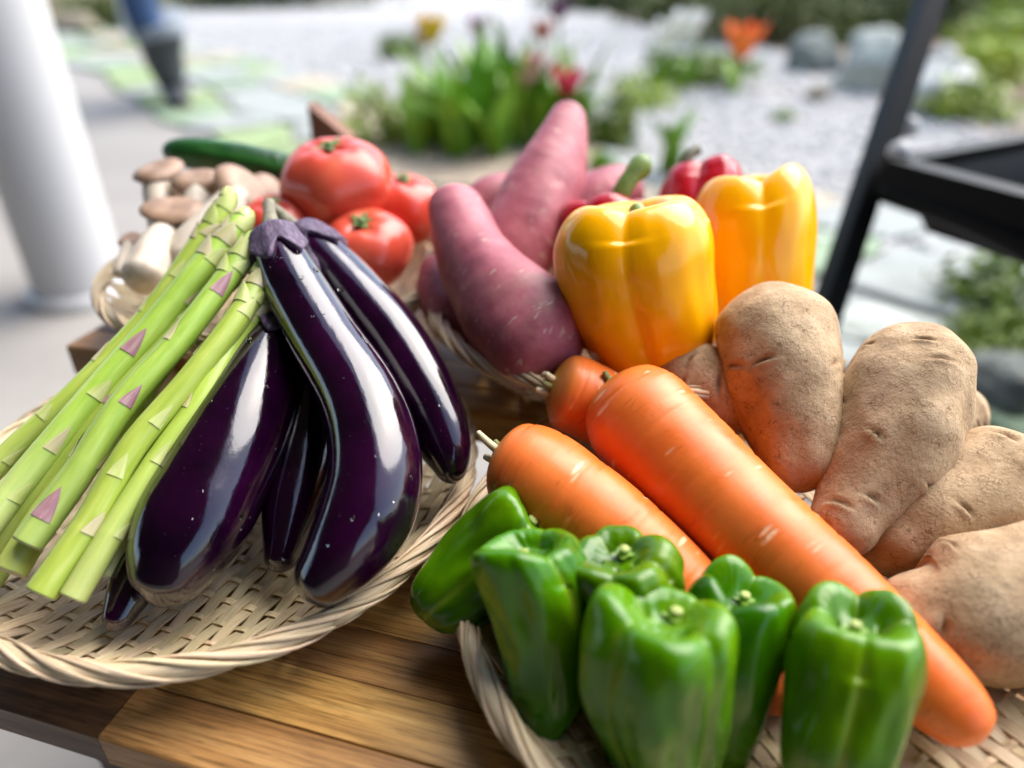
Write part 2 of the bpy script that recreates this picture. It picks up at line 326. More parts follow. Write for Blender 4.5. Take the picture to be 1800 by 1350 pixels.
simple('jacket_cloth', (0.07, 0.08, 0.10), 0.9, 0.2, 40.0, 0.3, 0.002)
simple('skin', (0.55, 0.34, 0.25), 0.55, 0.08, 20.0, 0.1, 0.001)
simple('hair', (0.02, 0.015, 0.012), 0.5, 0.3, 80.0, 0.4, 0.003)
def leafmat(name, a, b):
    m = Mat(name); c = m.coords((1, 1, 1), rest=False); f = m.noise(c, 14, 3.0); m.set(Base_Color=m.hsv(m.ramp(f, [(0.3, a), (0.7, b)]), 0.15, 0.012), Roughness=0.5); sss(m, 0.0, 0.01)
    m.set(Transmission_Weight=0.0)
leafmat('tulip_leaf', (0.09, 0.23, 0.008), (0.24, 0.42, 0.02)); leafmat('shrub_olive', (0.05, 0.075, 0.012), (0.15, 0.18, 0.035)); leafmat('shrub_dark', (0.03, 0.055, 0.008), (0.10, 0.14, 0.022))
leafmat('shrub_lime', (0.20, 0.30, 0.02), (0.42, 0.50, 0.07)); leafmat('moss', (0.08, 0.15, 0.008), (0.22, 0.30, 0.025)); leafmat('stalk_green', (0.12, 0.22, 0.04), (0.22, 0.32, 0.08))
for nm, cc in (('petal_pink', (0.75, 0.04, 0.12)), ('petal_pale_pink', (0.72, 0.34, 0.38)), ('petal_yellow', (0.80, 0.50, 0.03)), ('petal_purple', (0.10, 0.005, 0.10)), ('petal_orange', (0.82, 0.17, 0.015)), ('petal_white', (0.82, 0.82, 0.76)), ('petal_rust', (0.45, 0.10, 0.05)), ('petal_lilac', (0.62, 0.40, 0.62))):
    simple(nm, cc, 0.5, 0.12, 40.0, 0.1, 0.001)
simple('bark', (0.10, 0.07, 0.045), 0.9, 0.3, 40.0, 0.5, 0.004)
M = MATS

# ---------------------------------------------------------------- the setting
def poly(name, pts, z, mat, kind='structure'):
    mb = MB(); mb.add([Vector((x, y, z)) for x, y in pts], [tuple(range(len(pts)))]); o = mb.build(name, mat, smooth=False); o['kind'] = kind; return o
poly('ground', [(-60, -60), (60, -60), (60, 60), (-60, 60)], 0.0, M['soil'])
poly('patio_floor', [(-7, -4), (3.2, -4), (3.2, 0.6), (1.55, 0.85), (-4.1, 7.3), (-7, 7.3)], 0.004, M['concrete'])
GRAV = [(1.9, 1.25), (0.75, 1.95), (-0.3, 3.3), (-1.3, 4.3), (-4.6, 8.4), (-4.0, 12), (0.5, 13), (1.3, 7.6), (2.6, 4.6), (2.5, 3.2), (2.4, 1.6)]
poly('gravel_bed', GRAV, 0.006, M['gravel_sheet'])
def inside(x, y, P):
    c = False; j = len(P) - 1
    for i in range(len(P)):
        if (P[i][1] > y) != (P[j][1] > y) and x < (P[j][0] - P[i][0]) * (y - P[i][1]) / (P[j][1] - P[i][1]) + P[i][0]: c = not c
        j = i
    return c
ICO = []
_t = (1 + 5 ** 0.5) / 2
for a, b in ((-1, _t), (1, _t), (-1, -_t), (1, -_t)): ICO.append((a, b, 0))
for a, b in ((-1, _t), (1, _t), (-1, -_t), (1, -_t)): ICO.append((0, a, b))
for a, b in ((_t, -1), (_t, 1), (-_t, -1), (-_t, 1)): ICO.append((a, 0, b))
ICOF = [(0, 11, 5), (0, 5, 1), (0, 1, 7), (0, 7, 10), (0, 10, 11), (1, 5, 9), (5, 11, 4), (11, 10, 2), (10, 7, 6), (7, 1, 8), (3, 9, 4), (3, 4, 2), (3, 2, 6), (3, 6, 8), (3, 8, 9), (4, 9, 5), (2, 4, 11), (6, 2, 10), (8, 6, 7), (9, 8, 1)]
BED = [(p.x, p.y) for p in (G(560, 335), G(1040, 350), G(1060, 240), G(960, 200), G(830, 185), G(600, 215))]
mb = MB(); cnt = 0
while cnt < 9000:
    y = 1.2 + 7 * random.random() ** 1.7; x = random.uniform(-3, 2.6)
    if not inside(x, y, GRAV) or inside(x, y, BED): continue
    r = random.uniform(0.008, 0.02); s3 = [r * random.uniform(.7, 1.2), r * random.uniform(.7, 1.2), r * random.uniform(.45, .8)]; a = random.random() * 6.3
    ca, sa = math.cos(a), math.sin(a); k = 1 / 1.9
    vs = []
    for (px, py, pz) in ICO:
        j = random.uniform(.8, 1.15) * k; u, v, ww = px * s3[0] * j, py * s3[1] * j, pz * s3[2] * j
        vs.append((x + u * ca - v * sa, y + u * sa + v * ca, 0.008 + r * 0.3 + ww))
    mb.add(vs, ICOF); cnt += 1
o = mb.build('white_gravel', M['pebble'], smooth=False); tag(o, 'loose white marble gravel spread over the garden bed', 'gravel', kind='stuff')
# stone path of irregular slabs
path = bpy.data.objects.new('stone_path', None); COL.objects.link(path); path['kind'] = 'structure'
po = Vector((1.55, 0.85, 0)); pdir = Vector((-0.66, 0.75, 0)).normalized(); pn = Vector((pdir.y, -pdir.x, 0))
rs = random.Random(3); NS, NW = 24, 3
grid = [[po + pdir * (i * 0.36 + rs.uniform(-.09, .09)) + pn * ((j - NW / 2) * 0.36 + 0.1 * math.sin(i * .5) + rs.uniform(-.07, .07)) for j in range(NW + 1)] for i in range(NS + 1)]
for i in range(NS):
    for j in range(NW):
        q = [grid[i][j], grid[i + 1][j], grid[i + 1][j + 1], grid[i][j + 1]]; c = sum(q, Vector()) / 4
        ring = []
        for k in range(4):
            a, b = q[k], q[(k + 1) % 4]
            for f in (0.14, 0.5, 0.86): ring.append(a.lerp(b, f) + Vector((rs.uniform(-.012, .012), rs.uniform(-.012, .012), 0)))
        ring = [c + (p - c) * 0.93 for p in ring]; h = 0.022 + rs.uniform(-.004, .006); n = len(ring)
        mb = MB(); top = [p.lerp(c, 0.03) + Vector((0, 0, h)) for p in ring]; mid = [p + Vector((0, 0, h - .006)) for p in ring]; bot = [p.copy() for p in ring]
        fs = [tuple(range(n))] + [(n + k, n + (k + 1) % n, (k + 1) % n, k) for k in range(n)] + [(2 * n + k, 2 * n + (k + 1) % n, n + (k + 1) % n, n + k) for k in range(n)]
        mb.add(top + mid + bot, fs); mb.build('paving_stone', M[rs.choice(['slab_green', 'slab_grey', 'slab_grey', 'slab_beige', 'slab_moss'])], path, smooth=False)
# added unseen roof and wall, blocking sky and darkening reflections; then the white post
mb = MB(); rp = [(-9, 4.2), (-1.15, 1.75), (0.35, 0.05), (1.9, -1.6), (1.9, -5), (-9, -5)]
n = len(rp); mb.add([Vector((x, y, 2.45)) for x, y in rp] + [Vector((x, y, 2.6)) for x, y in rp], [tuple(reversed(range(n))), tuple(range(n, 2 * n))] + [(k, (k + 1) % n, n + (k + 1) % n, n + k) for k in range(n)])
tag(mb.build('added_shade_roof', M['shade_roof_board'], smooth=False), kind='structure')
mb = MB(); mb.box((-3.9, -3.0, 1.222), (10.2, 0.2, 2.444)); tag(mb.build('added_shade_wall', M['added_shade_wall'], smooth=False), kind='structure')  # invented wall behind the camera, out of view, shading that side
pb = G(112, 548); pb = Vector((pb.x, pb.y + 0.09, 0))
post = empty('porch_post', pb, 'thick round white post standing on the grey patio at the left', 'post')
mb = MB(); Loft([pb + Vector((0, 0, z)) for z in (0.012, 0.8, 1.6, 2.449)], [0.098] * 4, 0, 0).mesh(mb, 30, 48); mb.build('shaft', M['white_paint'], post)
mb = MB(); Loft([pb + Vector((0, 0, z)) for z in (0.005, 0.02, 0.034)], [0.116, 0.116, 0.106], 0, 0).mesh(mb, 8, 48); mb.build('base_ring', M['white_paint'], post)
pp = G(236, 78); mb = MB(); Loft([Vector((pp.x, pp.y, z)) for z in (0, .6, 1.2, 1.9)], [0.055] * 4, 0, 0.6).mesh(mb, 12, 20)
tag(mb.build('thin_pole', M['white_paint'], origin=pp), 'thin white pole far behind at the top left beyond the path', 'pole')

# ---------------------------------------------------------------- benches of acacia staves
ANG = R(-16.0); UX = Vector((math.cos(ANG), math.sin(ANG), 0)); UY = Vector((-math.sin(ANG), math.cos(ANG), 0))
def bench(name, label, corner, length, depth, top, thick, roww, seed, forced=None):
    rr = random.Random(seed); root = empty(name, Vector((corner.x, corner.y, 0)), label, 'bench'); rows = int(round(depth / roww)); MR = Matrix((UX, UY, Vector((0, 0, 1)))).transposed()
    for k in range(rows):
        cuts = [0.0]
        if forced and k in forced: cuts += [c for c, _ in forced[k]]
        else:
            x = rr.uniform(0.08, 0.3)
            while x < length - 0.08: cuts.append(x); x += rr.uniform(0.16, 0.4)
        cuts.append(length)
        for i in range(len(cuts) - 1):
            a, b = cuts[i] + 0.0002, cuts[i + 1] - 0.0002; y0, y1 = k * roww + 0.0002, (k + 1) * roww - 0.0002
            kind = forced[k][i][1] if forced and k in forced and i < len(forced[k]) else rr.choice(['acacia_gold', 'acacia_mid', 'acacia_mid', 'acacia_dark'])
            dz = rr.uniform(-.00025, .00025); mb = MB(); off = Vector((rr.uniform(0, 9), rr.uniform(0, 9), rr.uniform(0, 9)))
            bv = 0.0012 if k in (0, rows - 1) else 0.0003; vs, rest = [], []
            prof = [(y0, -thick), (y0, -bv), (y0 + bv, 0), (y1 - bv, 0), (y1, -bv), (y1, -thick)]
            for x in (a, b):
                for (yy, zz) in prof:
                    p = corner + UX * x + UY * yy; vs.append(Vector((p.x, p.y, top + zz + dz))); rest.append(Vector((x, yy, zz)) + off)
            fs = [(j, (j + 1) % 6, 6 + (j + 1) % 6, 6 + j) for j in range(6)] + [(5, 4, 3, 2, 1, 0), (6, 7, 8, 9, 10, 11)]
            mb.add(vs, [tuple(reversed(f)) for f in fs], rest); mb.build('plank', M[kind], root, smooth=False)
    for x in (0.03, length - 0.06):
        for y in (0.11, depth - 0.045):
            p = corner + UX * x + UY * y; mb = MB(); mb.box((p.x, p.y, (top - thick - .001) / 2), (0.035, 0.035, top - thick - .001), MR); mb.build('leg', M['acacia_dark'], root, smooth=False)
        p = corner + UX * x + UY * (depth / 2); mb = MB(); mb.box((p.x, p.y, top - thick - 0.022), (0.02, 0.04, 0.04), MR); mb.build('rail', M['acacia_dark'], root, smooth=False)
    return root
fc = G(0, 1245, TABLE_Z); fc = Vector((fc.x, fc.y, 0)) - UX * 0.12
buttx = (G(205, 1255, TABLE_Z) - Vector((fc.x, fc.y, TABLE_Z))).dot(UX)
bench('front_bench', 'front wooden bench of golden and dark acacia staves under the two nearest baskets', fc, 0.86, 0.203, TABLE_Z, 0.019, 0.029, 5,
      {0: [(buttx, 'acacia_dark'), (buttx + .42, 'acacia_mid'), (9, 'acacia_mid')], 1: [(buttx + 0.2, 'acacia_gold'), (9, 'acacia_gold')], 2: [(buttx + .3, 'acacia_mid'), (9, 'acacia_gold')], 3: [(buttx + .26, 'acacia_gold'), (9, 'acacia_mid')]})
bz = TABLE_Z + 0.040; bc = G(115, 608, bz); bc = Vector((bc.x, bc.y, 0))
bench('rear_bench', 'rear wooden bench, slightly higher, carrying the mushroom and sweet potato baskets', bc, 0.49, 0.319, bz, 0.024, 0.029, 9)

# ---------------------------------------------------------------- bamboo baskets
def basket(label, centre, rad, depth, tilt, tilt_az, warp_az, seed, pitch=0.0070):
    rr = random.Random(seed); root = empty('bamboo_basket', centre, label, 'basket', 'round woven bamboo baskets of vegetables')
    MT = Matrix.Rotation(tilt_az, 3, 'Z') @ Matrix.Rotation(tilt, 3, 'X') @ Matrix.Rotation(-tilt_az, 3, 'Z')
    wd = Vector((math.cos(warp_az), math.sin(warp_az), 0)); wn = Vector((-wd.y, wd.x, 0)); R0 = rad - 0.004
    def dish(x, y):
        q = min(1.0, math.hypot(x, y) / rad); return 0.004 + depth * (0.10 * q * q + 0.9 * q ** 7)
    def strip(along, across, off, width, phase, sp, amp, lat):
        L = math.sqrt(max(0, R0 * R0 - off * off))
        if L < 0.02: return None
        n = max(8, int(2 * L / (sp * 0.5))); mb = MB(); vs, rest, fs = [], [], []; o3 = Vector((rr.uniform(0, 5), rr.uniform(0, 5), rr.uniform(0, 5)))
        for i in range(n + 1):
            s_ = -L + 2 * L * i / n; und = math.cos(math.pi * (s_ / sp + phase)); lt = off + lat * math.sin(math.pi * (s_ / sp + phase) * 0.5) + 0.0004 * math.sin(s_ * 60 + off * 900)
            for (a, h) in ((-width / 2, -.0004), (width / 2, -.0004), (width / 2, .0004), (-width / 2, .0004)):
                p = along * s_ + across * (lt + a); z = dish(p.x, p.y) + amp * und + h + (0.0003 if abs(a) < width / 2 else 0)
                vs.append(centre + MT @ Vector((p.x, p.y, z))); rest.append(Vector((s_, lt + a, h)) + o3)
        for i in range(n):
            for k in range(4): fs.append((4 * i + k, 4 * i + (k + 1) % 4, 4 * i + 4 + (k + 1) % 4, 4 * i + 4 + k))
        fs += [(3, 2, 1, 0), (4 * n, 4 * n + 1, 4 * n + 2, 4 * n + 3)]
        mb.add(vs, fs, rest); return mb
    spw = 0.0135; nw = int(R0 / pitch)
    for i in range(-nw, nw + 1):
        b = strip(wd, wn, i * pitch + rr.uniform(-.0004, .0004), pitch * 0.92 * rr.uniform(.9, 1.06), i, spw, 0.0010, 0.0010)
        if b: b.build('warp_strip', M['bamboo_strip'], root, smooth=False)
    nf = int(R0 / spw)
    for j in range(-nf, nf + 1):
        b = strip(wn, -wd, j * spw + rr.uniform(-.0006, .0006), 0.0028 * rr.uniform(.85, 1.2), j + 1, pitch, 0.0010, 0.0)
        if b: b.build('weft_strip', M['bamboo_strip'], root, smooth=False)
    zr = dish(rad, 0); tr = 0.0054; mb = MB(); vs, fs, rest = [], [], []; A, B = 96, 10
    for i in range(A):
        for k in range(B):
            a, b = 2 * math.pi * i / A, 2 * math.pi * k / B; p = Vector(((rad + .8 * tr * math.cos(b)) * math.cos(a), (rad + .8 * tr * math.cos(b)) * math.sin(a), zr + .8 * tr * math.sin(b)))
            vs.append(centre + MT @ p); rest.append(Vector((a * rad, tr * math.cos(b), tr * math.sin(b))))
    for i in range(A):
        for k in range(B): fs.append((i * B + k, ((i + 1) % A) * B + k, ((i + 1) % A) * B + (k + 1) % B, i * B + (k + 1) % B))
    mb.add(vs, fs, rest); mb.build('rim_core', M['bamboo_rim'], root)
    K = int(2 * math.pi * rad / 0.019)
    for q in range(K):
        a0 = 2 * math.pi * q / K + rr.uniform(-.02, .02); arc = (0.088 + rr.uniform(-.012, .02)) / rad; w0 = 0.0066 * rr.uniform(.7, 1.25); t0 = tr * rr.uniform(1.0, 1.14); mb = MB(); vs, fs, rest = [], [], []; N = 14
        o3 = Vector((rr.uniform(0, 5), rr.uniform(0, 5), rr.uniform(0, 5)))
        for i in range(N + 1):
            f = i / N; a = a0 + arc * f; psi = R(225) - R(300) * f; taper = (0.35 + 0.65 * math.sin(math.pi * min(1, max(0, f))) ** 0.5)
            for k in range(6):
                e = 2 * math.pi * k / 6; da = math.cos(e) * w0 * taper; hh = math.sin(e) * 0.0008
                b = psi - da / tr * 0.45; aa = a + da / rad * 0.75; r_ = t0 + hh - 0.0006
                p = Vector(((rad + r_ * math.cos(b)) * math.cos(aa), (rad + r_ * math.cos(b)) * math.sin(aa), zr + r_ * math.sin(b)))
                vs.append(centre + MT @ p); rest.append(Vector((f * .06, da, hh)) + o3)
        for i in range(N):
            for k in range(6): fs.append((6 * i + k, 6 * i + (k + 1) % 6, 6 * i + 6 + (k + 1) % 6, 6 * i + 6 + k))
        fs += [(5, 4, 3, 2, 1, 0), tuple(6 * N + k for k in range(6))]
        mb.add(vs, fs, rest); mb.build('rim_strand', M['bamboo_rim'], root)
    return root, MT
bA, MTA = basket('bamboo basket at the left front holding eggplants and asparagus', Vector((-0.168, 0.351, TABLE_Z + 0.0075)), 0.143, 0.026, R(2.5), R(-14), R(66), 1)
bD, MTD = basket('bamboo basket at the right front holding carrots, potatoes and green peppers', Vector((0.124, 0.265, TABLE_Z + 0.0105)), 0.148, 0.026, R(5), R(-16), R(118), 2)
bB, MTB = basket('bamboo basket at the rear left holding mushrooms and tomatoes', Vector((-0.176, 0.530, bz + 0.001)), 0.125, 0.042, 0, 0, R(80), 3)
bC, MTC = basket('bamboo basket at the rear right holding sweet potatoes and bell peppers', Vector((0.076, 0.474, bz + 0.001)), 0.130, 0.040, 0, 0, R(100), 4)
# loose splinters on the front rim
for nm, a, b, c in (('splinter', (560, 1105), (600, 1092), (642, 1068)),):
    mb = MB(); p, r = S([(a[0], a[1], .338, 6), (b[0], b[1], .336, 7), (c[0], c[1], .335, 2)]); Loft(p, r, .5, .5).mesh(mb, 10, 6); mb.build('loose_strip', M['bamboo_rim'], bA)

# ---------------------------------------------------------------- eggplants
def droplets(lf, parent, spots, seed):
    rr = random.Random(seed); mb = MB()
    for (t, th, r) in spots:
        p, nrm = lf.pt(t, th); c, tt, n, b, k = lf.frame(t); side = nrm.cross(tt).normalized(); e = rr.uniform(1.0, 1.9); h = r * rr.uniform(.38, .55); a0 = rr.uniform(-.6, .6)
        ax = tt * math.cos(a0) + side * math.sin(a0); ay = nrm.cross(ax); vs, fs = [], []; A, Bn = 12, 5
        for i in range(Bn):
            ph = i / (Bn - 0.0) * math.pi / 2
            for j in range(A):
                q = 2 * math.pi * j / A; wob = 1 + 0.18 * math.sin(2 * q + a0 * 5)
                vs.append(p + ax * (r * e * wob * math.cos(ph) * math.cos(q)) + ay * (r * wob * math.cos(ph) * math.sin(q)) + nrm * (h * math.sin(ph) - r * 0.12))
        vs.append(p + nrm * (h - r * .12))
        for i in range(Bn - 1):
            for j in range(A): fs.append((i * A + j, i * A + (j + 1) % A, (i + 1) * A + (j + 1) % A, (i + 1) * A + j))
        for j in range(A): fs.append(((Bn - 1) * A + j, (Bn - 1) * A + (j + 1) % A, Bn * A))
        fs.append(tuple(reversed(range(A)))); mb.add(vs, fs)
    if mb.v: o = mb.build('water_droplets', M['water_drop'], parent); o['kind'] = 'stuff'
def eggplant(label, sp, seed, calyx=True, drops=0, stemdir=None):
    pts, rads = S(sp); rr = random.Random(seed)
    def mod(t, th, r, s): return r * (1 + 0.018 * math.sin(3 * th + seed + 4 * t) + 0.012 * math.sin(2 * th - seed * 2 + 9 * t))
    lf = Loft(pts, rads, 0.6, 0.9, mod); root = empty('eggplant', pts[-1], label, 'eggplant', 'eggplants in the left front basket')
    mb = MB(); lf.mesh(mb, 80, 48); mb.build('body', M['eggplant_skin'], root)
    if calyx:
        mb = MB(); n = 60; rings = 9; vs, fs, rest = [], [], []; ph = rr.random() * 6
        for i in range(rings + 1):
            for j in range(n):
                th = 2 * math.pi * j / n; lobe = abs(math.cos(2.5 * th + ph)) ** 1.6; ln = (0.017 + 0.014 * lobe * (1 + .25 * math.sin(3 * th + ph))) / lf.L; f = i / rings; t = 0.002 + ln * min(1, f * rings / (rings - 1))
                off = 0.0014 + 0.0018 * f * f + 0.0009 * math.sin(9 * th + seed) * f + 0.0004 * math.sin(31 * th) if i < rings else -0.0003
                p, d = lf.pt(t, th, off); vs.append(p); rest.append(Vector((t * lf.L, .02 * math.cos(th), .02 * math.sin(th))))
        for i in range(rings):
            for j in range(n): fs.append((i * n + j, i * n + n + j, i * n + n + (j + 1) % n, i * n + (j + 1) % n))
        mb.add(vs, fs, rest); cx = mb.build('calyx', M['eggplant_calyx'], root)
        c, tt, nn, b, k = lf.frame(0.0); sd_ = stemdir or -tt; mb = MB()
        Loft([c + tt * .004, c + sd_ * .006, c + sd_ * .016, c + sd_ * .026 + Vector((0, 0, -.003))], [rads[0] * .62, rads[0] * .42, rads[0] * .32, rads[0] * .36], 0, .25).mesh(mb, 14, 16); mb.build('stem', M['eggplant_stem'], root)
    if drops:
        sp_ = []
        for _ in range(drops):
            for tr_ in range(60):
                t, th = .1 + .8 * rr.random() ** 1.5, rr.uniform(0, 6.28); p, d = lf.pt(t, th); vdir = (cam.location - p).normalized()
                if d.dot(vdir) > 0.25: sp_.append((t, th, rr.choice([.0004, .0004, .0005, .0006, .0008, .0010, .0015]))); break
        droplets(lf, root, sp_, seed + 5)
    return lf
eggplant('fat glossy eggplant beside the asparagus with sky reflected on its flank', [(500, 545, .435, 40), (468, 640, .412, 66), (420, 760, .388, 90), (360, 880, .366, 97), (312, 975, .350, 84), (276, 1068, .340, 42)], 1, True, 26)
eggplant('slim eggplant mostly hidden under the fat one, its tip on the basket rim', [(420, 660, .440, 30), (370, 770, .415, 42), (305, 900, .388, 52), (245, 1010, .362, 46), (196, 1108, .343, 20)], 2, True, 0)
eggplant('short eggplant lying underneath between the fat and the curved one', [(575, 560, .452, 38), (562, 660, .430, 55), (540, 780, .408, 62), (512, 900, .386, 52), (488, 1005, .366, 24)], 3, True, 8)
eggplant('long curved eggplant on top with purple calyx and water drops', [(476, 398, .428, 33), (505, 478, .418, 50), (566, 590, .397, 62), (630, 700, .375, 72), (657, 795, .360, 80), (650, 885, .349, 84), (604, 972, .340, 72), (532, 1052, .335, 40)], 4, True, 34, Vector((-.25, .9, .35)))
eggplant('eggplant at the right of the pile pointing down to the weave', [(520, 405, .462, 34), (590, 480, .450, 50), (680, 590, .430, 62), (745, 700, .412, 62), (785, 790, .400, 45), (798, 850, .394, 18)], 5, True, 10)

# ---------------------------------------------------------------- asparagus
def asparagus(label, sp, seed, purple=(), tipvis=True, start=0.03):
    pts, rads = S(sp); rr = random.Random(seed)
    pts = [p + (Vector((rr.gauss(0, .0011), rr.gauss(0, .0011), rr.gauss(0, .0005))) if 0 < i_ < len(pts) - 2 else Vector()) for i_, p in enumerate(pts)]
    rads = [r * (1.0 if i_ < len(rads) - 2 else (1.22 if i_ == len(rads) - 2 else 1.25)) for i_, r in enumerate(rads)]
    nodes = []; root = empty('asparagus', pts[0], label, 'asparagus', 'asparagus stalks in the left front basket')
    L0 = sum((pts[i + 1] - pts[i]).length for i in range(len(pts) - 1)); x = start
    while x < L0 * 0.86: nodes.append(x / L0); x += rr.uniform(.026, .042)
    def mod(t, th, r, s):
        k = 0
        for nd in nodes: k += math.exp(-((t - nd) * s.L / .0016) ** 2) * .014 - math.exp(-((t - nd - .004 / s.L) * s.L / .003) ** 2) * .008
        return r * (1 + k + 0.015 * math.sin(5 * th + seed) + .01 * math.sin(2 * th + 20 * t))
    lf = Loft(pts, rads, 0, 1.5, mod); mb = MB(); lf.mesh(mb, 110, 22); mb.build('stalk', M['asparagus_skin'], root)
    c, tt, n, b, k = lf.frame(0.0); r = lf.rad(0.001); mb = MB()
    A = 22; vs = [c - tt * .0007] + [c - tt * .0006 + (n * math.cos(6.2832 * j / A) + b * math.sin(6.2832 * j / A)) * r * .9 for j in range(A)] + [c + tt * .0006 + (n * math.cos(6.2832 * j / A) + b * math.sin(6.2832 * j / A)) * r * 1.005 for j in range(A)]
    mb.add(vs, [(0, 1 + (j + 1) % A, 1 + j) for j in range(A)] + [(1 + j, 1 + (j + 1) % A, 1 + A + (j + 1) % A, 1 + A + j) for j in range(A)]); mb.build('cut_end', M['asparagus_cut'], root)
    def leaf(t0, th0, ln, half, mat, lift=0.0006):
        mb = MB(); vs, fs, rest = [], [], []; NI, NJ = 8, 8
        for i in range(NI + 1):
            f = i / NI; wv = half * (1 - f ** 1.5) * (1 - .12 * f); bend = 0.16 * (rr.random() - .5)
            for j in range(NJ + 1):
                g_ = -1 + 2 * j / NJ; th = th0 + wv * g_; t = min(.998, t0 + ln / lf.L * f)
                edge = 1 - abs(g_) ** 4 * (1 - f); p, d = lf.pt(t, th, 0.0002 + lift * (0.25 + 0.75 * f) * edge); vs.append(p); rest.append(Vector((f * ln, g_ * .004, th0)))
        for i in range(NI):
            for j in range(NJ): fs.append((i * (NJ + 1) + j, (i + 1) * (NJ + 1) + j, (i + 1) * (NJ + 1) + j + 1, i * (NJ + 1) + j + 1))
        mb.add(vs, fs, rest); mb.build('bract', M[mat], root)
    th = rr.random() * 6
    for i, nd in enumerate(nodes):
        # turn the first leaf of each node towards the upper side so that the row alternates
        c_, t_, n_, b_, k_ = lf.frame(nd); vd = (cam.location - c_).normalized(); face = math.atan2(vd.dot(b_), vd.dot(n_)); th = face + rr.uniform(-1.5, 1.5) * (.3 if i in purple else 1)
        for kk in range(2):
            rloc = lf.rad(nd); leaf(nd, th + kk * 2.9, rloc * rr.uniform(1.5, 2.4), rr.uniform(.45, .75), 'bract_purple' if (i in purple and kk == 0) else rr.choice(['bract_green', 'bract_tan', 'bract_tan', 'bract_green']))
    if tipvis:
        t = 0.80
        while t < .985:
            th += 2.4; leaf(t, th, .013, 1.25, rr.choice(['bract_green', 'bract_green', 'bract_tan']), .0016); t += .0042 / lf.L
    return lf
AS = [
 ('asparagus along the outer left of the bundle, its tip highest of all', [(-75, 895, .372, 20.6), (20, 800, .385, 20.6), (140, 685, .402, 19.8), (255, 560, .420, 19.8), (345, 445, .437, 18.9), (392, 368, .448, 14.6), (408, 330, .452, 7.7)], 11, (), True),
 ('thick asparagus second from the outer left of the bundle', [(-60, 975, .352, 24.9), (30, 862, .366, 25.8), (150, 716, .386, 25.8), (270, 575, .407, 24.1), (360, 470, .424, 23.2), (418, 400, .436, 17.2), (440, 368, .442, 7.7)], 12, (3,), True),
 ('asparagus with purple bract at its pale thick base, third in the bundle', [(48, 955, .346, 27.5), (130, 840, .358, 26.7), (222, 712, .374, 24.1), (315, 595, .392, 22.4), (400, 490, .412, 21.5), (440, 430, .424, 15.5), (455, 405, .428, 7.7)], 13, (0, 2, 4), True),
 ('bright green asparagus lying on top, its cut end lowest of the bundle', [(72, 1043, .331, 28.4), (150, 920, .344, 27.5), (240, 790, .360, 24.9), (330, 672, .378, 23.2), (410, 565, .397, 21.5), (462, 485, .413, 17.2), (480, 455, .419, 8.6)], 14, (), True),
 ('slim pale asparagus next to the fat eggplant', [(128, 1050, .333, 24.1), (200, 930, .345, 22.4), (278, 810, .361, 20.6), (350, 705, .378, 18.9), (430, 590, .400, 18.1), (480, 510, .417, 13.8), (494, 486, .421, 6.9)], 15, (), True),
 ('thin asparagus squeezed between the fat eggplant and the bundle', [(185, 1012, .354, 18.1), (245, 905, .366, 17.2), (310, 790, .382, 16.3), (380, 680, .400, 15.5), (440, 590, .417, 12.0), (462, 556, .424, 6.0)], 16, (0,), False),
 ('asparagus at the bottom of the bundle with its cut end at the left frame edge', [(18, 1005, .350, 28.4), (105, 880, .368, 25.8), (200, 750, .388, 24.1), (300, 620, .410, 21.5), (385, 510, .430, 17.2), (410, 480, .436, 8.6)], 17, (), False),
 ('asparagus of the lower layer under the two outer stalks', [(-40, 1050, .362, 24.1), (60, 900, .384, 23.2), (170, 745, .405, 22.4), (290, 600, .426, 20.6), (370, 500, .442, 15.5), (395, 465, .447, 7.7)], 18, (1, 3), False),
 ('asparagus wedged low between the thick second stalk and the purple based one', [(-20, 985, .366, 24), (75, 860, .376, 23), (185, 715, .394, 22), (290, 590, .412, 20), (375, 488, .430, 16), (398, 460, .436, 8)], 19, (2,), False),
 ('short asparagus under the bright green one, tip hidden by the curved eggplant', [(112, 985, .352, 22), (190, 870, .366, 21), (275, 745, .384, 20), (360, 630, .404, 19), (430, 530, .422, 14), (446, 506, .427, 7)], 20, (1, 4), False),
]
for lab, sp, sd_, pu, tv in AS: asparagus(lab, sp, sd_, pu, tv, 0.012 if sd_ == 13 else 0.03)

